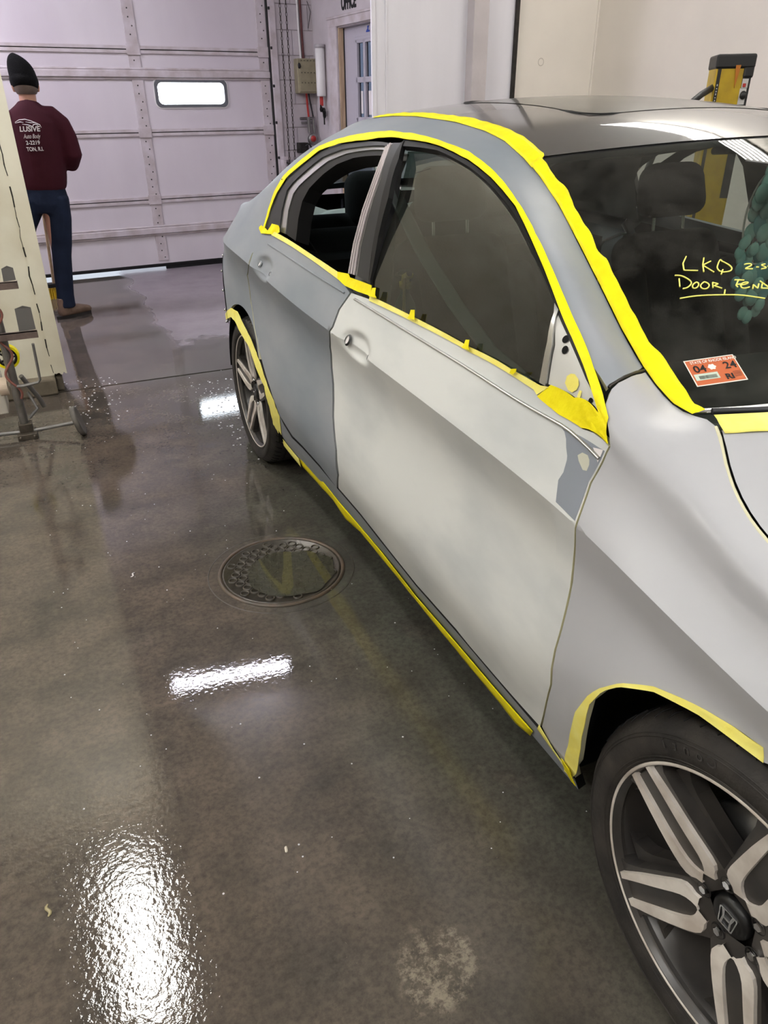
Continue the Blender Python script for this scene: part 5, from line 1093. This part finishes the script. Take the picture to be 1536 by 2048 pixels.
for (x, z, r_, mi) in ((.905, 1.315, .06, 0), (.87, 1.285, .05, 0), (.90, 1.25, .06, 1), (.868, 1.225, .045, 0), (.915, 1.21, .05, 0), (.835, 1.165, .036, 0), (.885, 1.13, .05, 0), (.835, 1.105, .034, 1), (.87, 1.075, .045, 0), (.91, 1.08, .05, 1), (.90, 1.02, .04, 0), (.93, 1.16, .05, 1)):
    q = MB(); c = (x, .93+fr2.uniform(-.012, .012), z)
    for k in range(6):
        a = 2*math.pi*k/6+fr2.random(); d = Vector((math.cos(a), -.25+fr2.uniform(-.2, .2), math.sin(a))); q.sphere(tuple(Vector(c)+d*r_*.62), r_*.46, 9, 6, 0, (1, .22, 1))
    q.build('flower', m_teal2 if mi else m_teal, fo)
for i in range(7): q = MB(); x = .85+.016*i; q.tube([(x, .932, 1.24), (x+.003, .93, 1.15), (x-.002, .932, 1.06)], .0012, 5); q.build('thread', m_whiteprint, fo)
q = MB(); q.tube([(.90, .93, 1.335), (.915, .86, 1.34)], .002, 5); q.build('cord', m_whiteprint, fo)

# ---------------------------------------------------------------- person sweeping by the garage door, seen from behind
pe = thing('person', 'person in black beanie, maroon sweatshirt and dark jeans facing the garage door', 'person', (-.70, 6.15, 0)); bpy.context.view_layer.update()
m_skin = mat('skin', (178, 132, 112), .55); m_hair = mat('short_grey_hair', (96, 82, 74), .8, bump=.5, bscale=200)
m_shirt = mat('maroon_sweatshirt', (60, 17, 29), .85, spec=.2, bump=.25, bscale=18, vary=.25, vscale=5)
m_jean = mat('dark_blue_jeans', (27, 37, 58), .85, spec=.2, rgb2=(20, 28, 46), vscale=7, bump=.2, bscale=30)
m_boot = mat('tan_work_boot', (112, 90, 74), .6, vary=.3, vscale=20); m_sole = mat('boot_sole', (24, 21, 20), .7); m_knit = mat('black_knit', (9, 9, 10), .9, spec=.15, bump=.6, bscale=120)
PY = 6.15
def body_mesh(name, segs, m, parent, vox=.012, smooth=6, dec=None):
    """one continuous surface from overlapping elliptical sweeps"""
    q = MB()
    for pts in segs:          # each: list of (center, rx, ry, [axis u, axis v])
        rg = []
        for i, (c, rx, ry) in enumerate(pts):
            c = Vector(c); t = (Vector(pts[min(i+1, len(pts)-1)][0])-Vector(pts[max(i-1, 0)][0])).normalized()
            u = Vector((1, 0, 0)); u = u-t*u.dot(t)
            if u.length < .3: u = Vector((0, 0, 1))-t*t.z
            u.normalize(); v = t.cross(u); rg.append([c+u*math.cos(a)*rx+v*math.sin(a)*ry for a in [2*math.pi*j/20 for j in range(20)]])
        e0, e1 = rg[0], rg[-1]
        c0 = sum(e0, Vector())/20; c1 = sum(e1, Vector())/20
        rg = [[c0+(p-c0)*.05 for p in e0]]+rg+[[c1+(p-c1)*.05 for p in e1]]
        q.rings(rg, 0, True)
    o = q.build(name, m, parent); r_ = o.modifiers.new('r', 'REMESH'); r_.mode = 'VOXEL'; r_.voxel_size = vox; r_.use_smooth_shade = True
    s_ = o.modifiers.new('s', 'SMOOTH'); s_.iterations = smooth; s_.factor = .5; return o
X0 = -.575
# skin body: head, neck, torso core, arms, hands with fingers, legs; one surface
lh, rh = (-.66, 6.47, 1.13), (-.53, 6.47, 1.16)
def hand(c, dirx, curl):
    segs = [[((c[0]-dirx*.03, c[1]-.07, c[2]), .026, .022), ((c[0]-dirx*.012, c[1]-.02, c[2]), .040, .018), ((c[0], c[1]+.025, c[2]), .042, .016)]]
    for k, ln in enumerate((.070, .078, .074, .060)):
        z = c[2]+.032-.021*k; x, y = c[0], c[1]+.03
        segs.append([((x, y, z), .0095, .0095), ((x+dirx*.012, y+ln*.45, z), .0092, .0092), ((x+dirx*.035, y+ln*.55, z-.004), .0088, .0088), ((x+dirx*.050, y+ln*.35, z-.006), .008, .008), ((x+dirx*.052, y+ln*.12, z-.006), .0075, .0075)])
    segs.append([((c[0], c[1]-.01, c[2]+.03), .012, .012), ((c[0]+dirx*.03, c[1]+.01, c[2]+.046), .0105, .0105), ((c[0]+dirx*.055, c[1]+.03, c[2]+.036), .009, .009)])
    return segs
skin = [[((X0, 6.16, 1.44), .065, .065), ((X0+.004, 6.17, 1.52), .058, .060), ((X0+.008, 6.185, 1.60), .058, .062)],
        [((X0+.008, 6.215, 1.555), .040, .05), ((X0+.008, 6.205, 1.60), .066, .085), ((X0+.008, 6.195, 1.67), .076, .097), ((X0+.008, 6.19, 1.73), .070, .088), ((X0+.008, 6.19, 1.775), .04, .05)],
        [((X0+.008, 6.29, 1.645), .012, .012), ((X0+.008, 6.312, 1.632), .014, .014)], [((X0+.086, 6.19, 1.60), .010, .02), ((X0+.09, 6.185, 1.635), .012, .024), ((X0+.086, 6.18, 1.665), .009, .018)], [((X0-.07, 6.19, 1.60), .010, .02), ((X0-.074, 6.185, 1.635), .012, .024), ((X0-.07, 6.18, 1.665), .009, .018)],
        [((X0, 6.15, 1.0), .13, .10), ((X0, 6.15, 1.2), .14, .105), ((X0, 6.15, 1.4), .15, .1), ((X0, 6.155, 1.46), .10, .075)],
        [((X0+.15, 6.15, 1.42), .05, .05), ((X0+.205, 6.14, 1.24), .045, .045), ((X0+.20, 6.22, 1.17), .04, .04), ((rh[0]+.02, 6.40, 1.16), .028, .026)],
        [((X0-.15, 6.15, 1.42), .05, .05), ((X0-.215, 6.14, 1.22), .045, .045), ((X0-.21, 6.22, 1.14), .04, .04), ((lh[0]-.02, 6.40, 1.13), .028, .026)],
        [((X0+.02, 6.15, .95), .08, .09), ((X0+.0, 6.15, .5), .055, .06), ((X0-.035, 6.15, .10), .04, .045)], [((X0-.12, 6.16, .95), .07, .08), ((X0-.28, 6.2, .5), .05, .055), ((X0-.355, 6.24, .10), .04, .045)]]
body_mesh('body', skin+hand(rh, -1, 1)+hand(lh, 1, 1), m_skin, pe, .007, 3)
# sweatshirt: torso, sleeves, waistband and cuffs
SH = [[((X0-.01, 6.15, .955), .150, .118), ((X0-.01, 6.15, .985), .165, .130), ((X0-.008, 6.15, 1.05), .176, .140), ((X0-.004, 6.145, 1.18), .180, .142), ((X0, 6.14, 1.30), .188, .138), ((X0, 6.14, 1.40), .190, .124), ((X0, 6.147, 1.47), .150, .100), ((X0+.002, 6.155, 1.515), .088, .082), ((X0+.003, 6.160, 1.535), .070, .072)],
      [((X0+.06, 6.145, 1.43), .085, .085), ((X0+.135, 6.143, 1.435), .080, .078), ((X0+.188, 6.14, 1.385), .076, .074), ((X0+.222, 6.13, 1.30), .068, .068), ((X0+.238, 6.12, 1.19), .064, .066), ((X0+.215, 6.18, 1.135), .062, .066), ((X0+.150, 6.30, 1.14), .052, .054), ((X0+.08, 6.385, 1.155), .040, .042)],
      [((X0-.06, 6.145, 1.43), .085, .085), ((X0-.135, 6.143, 1.435), .080, .078), ((X0-.188, 6.14, 1.385), .076, .074), ((X0-.225, 6.13, 1.29), .068, .068), ((X0-.24, 6.12, 1.17), .064, .066), ((X0-.22, 6.18, 1.11), .062, .066), ((X0-.165, 6.30, 1.115), .052, .054), ((X0-.105, 6.385, 1.13), .040, .042)]]
shirt = body_mesh('sweatshirt', SH, m_shirt, pe, .011, 5)
JE = [[((X0-.015, 6.15, 1.02), .140, .108), ((X0-.015, 6.15, .93), .158, .125), ((X0-.02, 6.15, .86), .160, .13), ((X0-.02, 6.15, .80), .13, .11)],
      [((X0+.055, 6.15, .90), .095, .115), ((X0+.050, 6.145, .75), .090, .102), ((X0+.030, 6.14, .58), .078, .088), ((X0+.012, 6.135, .48), .072, .080), ((X0-.005, 6.14, .34), .070, .078), ((X0-.022, 6.145, .18), .066, .074), ((X0-.030, 6.145, .085), .070, .080)],
      [((X0-.10, 6.15, .90), .095, .115), ((X0-.205, 6.17, .72), .088, .10), ((X0-.28, 6.19, .50), .074, .082), ((X0-.33, 6.23, .28), .066, .072), ((X0-.36, 6.25, .085), .068, .078)]]
body_mesh('jeans', JE, m_jean, pe, .011, 4)
def boot(x, y, ang):
    Mx = TR(x, y, 0) @ Matrix.Rotation(R(ang), 4, 'Z')
    P = lambda a, b, c: tuple(Mx @ Vector((a, b, c)))
    b = body_mesh('boot', [[(P(0, -.02, .16), .048, .055), (P(0, -.02, .10), .048, .058), (P(0, -.015, .055), .046, .06), (P(0, -.015, .03), .044, .06)], [(P(0, -.07, .045), .034, .034), (P(0, 0, .055), .046, .048), (P(0, .10, .05), .050, .042), (P(0, .17, .04), .046, .032), (P(0, .20, .035), .03, .022)]], m_boot, pe, .008, 3)
    q = MB(); q.prism([(.042*math.cos(t)*(1.15 if math.sin(t) > 0 else .95), .05+.155*math.sin(t)) for t in np.linspace(0, 2*math.pi, 28, False)], lambda a, c, d: P(a, c, d), 0, .024); q.build('boot_sole', m_sole, b)
boot(X0-.030, 6.14, -62); boot(X0-.365, 6.26, 15)
# beanie with folded brim and slouched tip
q = MB(); hc = Vector((X0+.006, 6.19, 1.70)); rg = []
for k, (z, r_, dxx, dy) in enumerate(((-.085, .086, .0, -.004), (-.07, .103, 0, 0), (-.02, .106, 0, 0), (-.012, .099, 0, 0), (.03, .098, -.004, 0), (.07, .086, -.012, -.004), (.10, .066, -.022, -.01), (.122, .042, -.032, -.016), (.135, .018, -.037, -.018), (.139, .002, -.038, -.018))):
    rg.append([hc+Vector((dxx+r_*math.cos(a)*(.92+.015*math.sin(7*a)), dy+r_*1.12*math.sin(a), z-(.02*math.cos(a-1.2) if k < 3 else 0))) for a in [2*math.pi*j/28 for j in range(28)]])
q.rings(rg, 0, True); o = q.build('beanie', m_knit, pe, sub=1)
q = MB(); q.rings([[Vector((X0+.008, 6.18, z))+Vector((r_*math.cos(a), r_*1.18*math.sin(a), 0)) for a in np.linspace(math.pi*1.02, math.pi*1.98, 20)] for z, r_ in ((1.585, .064), (1.61, .079), (1.66, .082))], 0, True, False); q.build('hair', m_hair, pe)
# print on the back of the sweatshirt
def bk(x, z):     # back surface of the shirt
    rx = np.interp(z, [1.05, 1.18, 1.30, 1.40, 1.47], [.176, .18, .188, .19, .15]); ry = np.interp(z, [1.05, 1.18, 1.30, 1.40, 1.47], [.14, .142, .138, .124, .10]); cyy = np.interp(z, [1.05, 1.18, 1.30, 1.40, 1.47], [6.15, 6.145, 6.14, 6.14, 6.147])
    k = max(0, 1-((x-X0)/rx)**2); return (x, cyy-ry*math.sqrt(k)-.006, z)
BX = basis((0, 0, 0), (1, 0, 0), (0, 0, 1))
def tx(b, x, z, s, sx, shear=0., bold=0.):
    p = bk(x+.4*s*sx*len(b)*.6, z+s*.3); o = text('back_print', b, s, TR(x, p[1]-.012, z) @ BX, m_whiteprint, shirt, .004, 'LEFT', sx, bold, shear)
tx('LUSIVE', -.672, 1.352, .046, .98, .12, .0012); tx('Auto Body', -.655, 1.308, .040, .62, .35); tx('2-2219', -.648, 1.268, .036, .92, 0, .0006); tx('TON, R.I.', -.652, 1.227, .036, .78, 0, .0006)
q = MB()
for L in ([(-.69, 1.410), (-.66, 1.425), (-.62, 1.428), (-.585, 1.418), (-.55, 1.402), (-.53, 1.392), (-.524, 1.374)], [(-.69, 1.405), (-.655, 1.412), (-.635, 1.408)], [(-.645, 1.398), (-.61, 1.393), (-.588, 1.386), (-.58, 1.378)], [(-.582, 1.376), (-.575, 1.392), (-.56, 1.397), (-.547, 1.392), (-.54, 1.380)], [(-.62, 1.412), (-.59, 1.406), (-.565, 1.404)]):
    q.tube([(a, bk(a, b)[1]-.004, b) for a, b in L], [.0012]+[.0026]*(len(L)-2)+[.0012], 6)
q.build('back_print', m_whiteprint, shirt)
# push broom in the hands
br = thing('push_broom', 'push broom with yellow bristles held by the person near the garage door', 'broom', (-.66, 7.0, 0)); bpy.context.view_layer.update()
q = MB(); q.tube([(-.60, 6.47, 1.14), (-.63, 6.70, .6), (-.655, 6.92, .13)], .0125, 10); q.tube([(-.585, 6.40, 1.30), (-.60, 6.47, 1.14)], .0125, 10); q.build('handle', m_wood, br)
q = MB(); q.box(-.96, -.58, 6.89, 6.95, .10, .135); q.build('head_block', m_dark, br, .006)
q = MB(); bb = random.Random(2)
for i in range(47):
    for j in range(3): x = -.955+.008*i; q.tube([(x, 6.90+.018*j, .105), (x+bb.uniform(-.006, .006), 6.895+.022*j, .0)], .0032, 4, cap=False)
o = q.build('bristles', mat('yellow_bristle', (214, 176, 30), .6, vary=.3, vscale=50), br); o['kind'] = 'stuff'
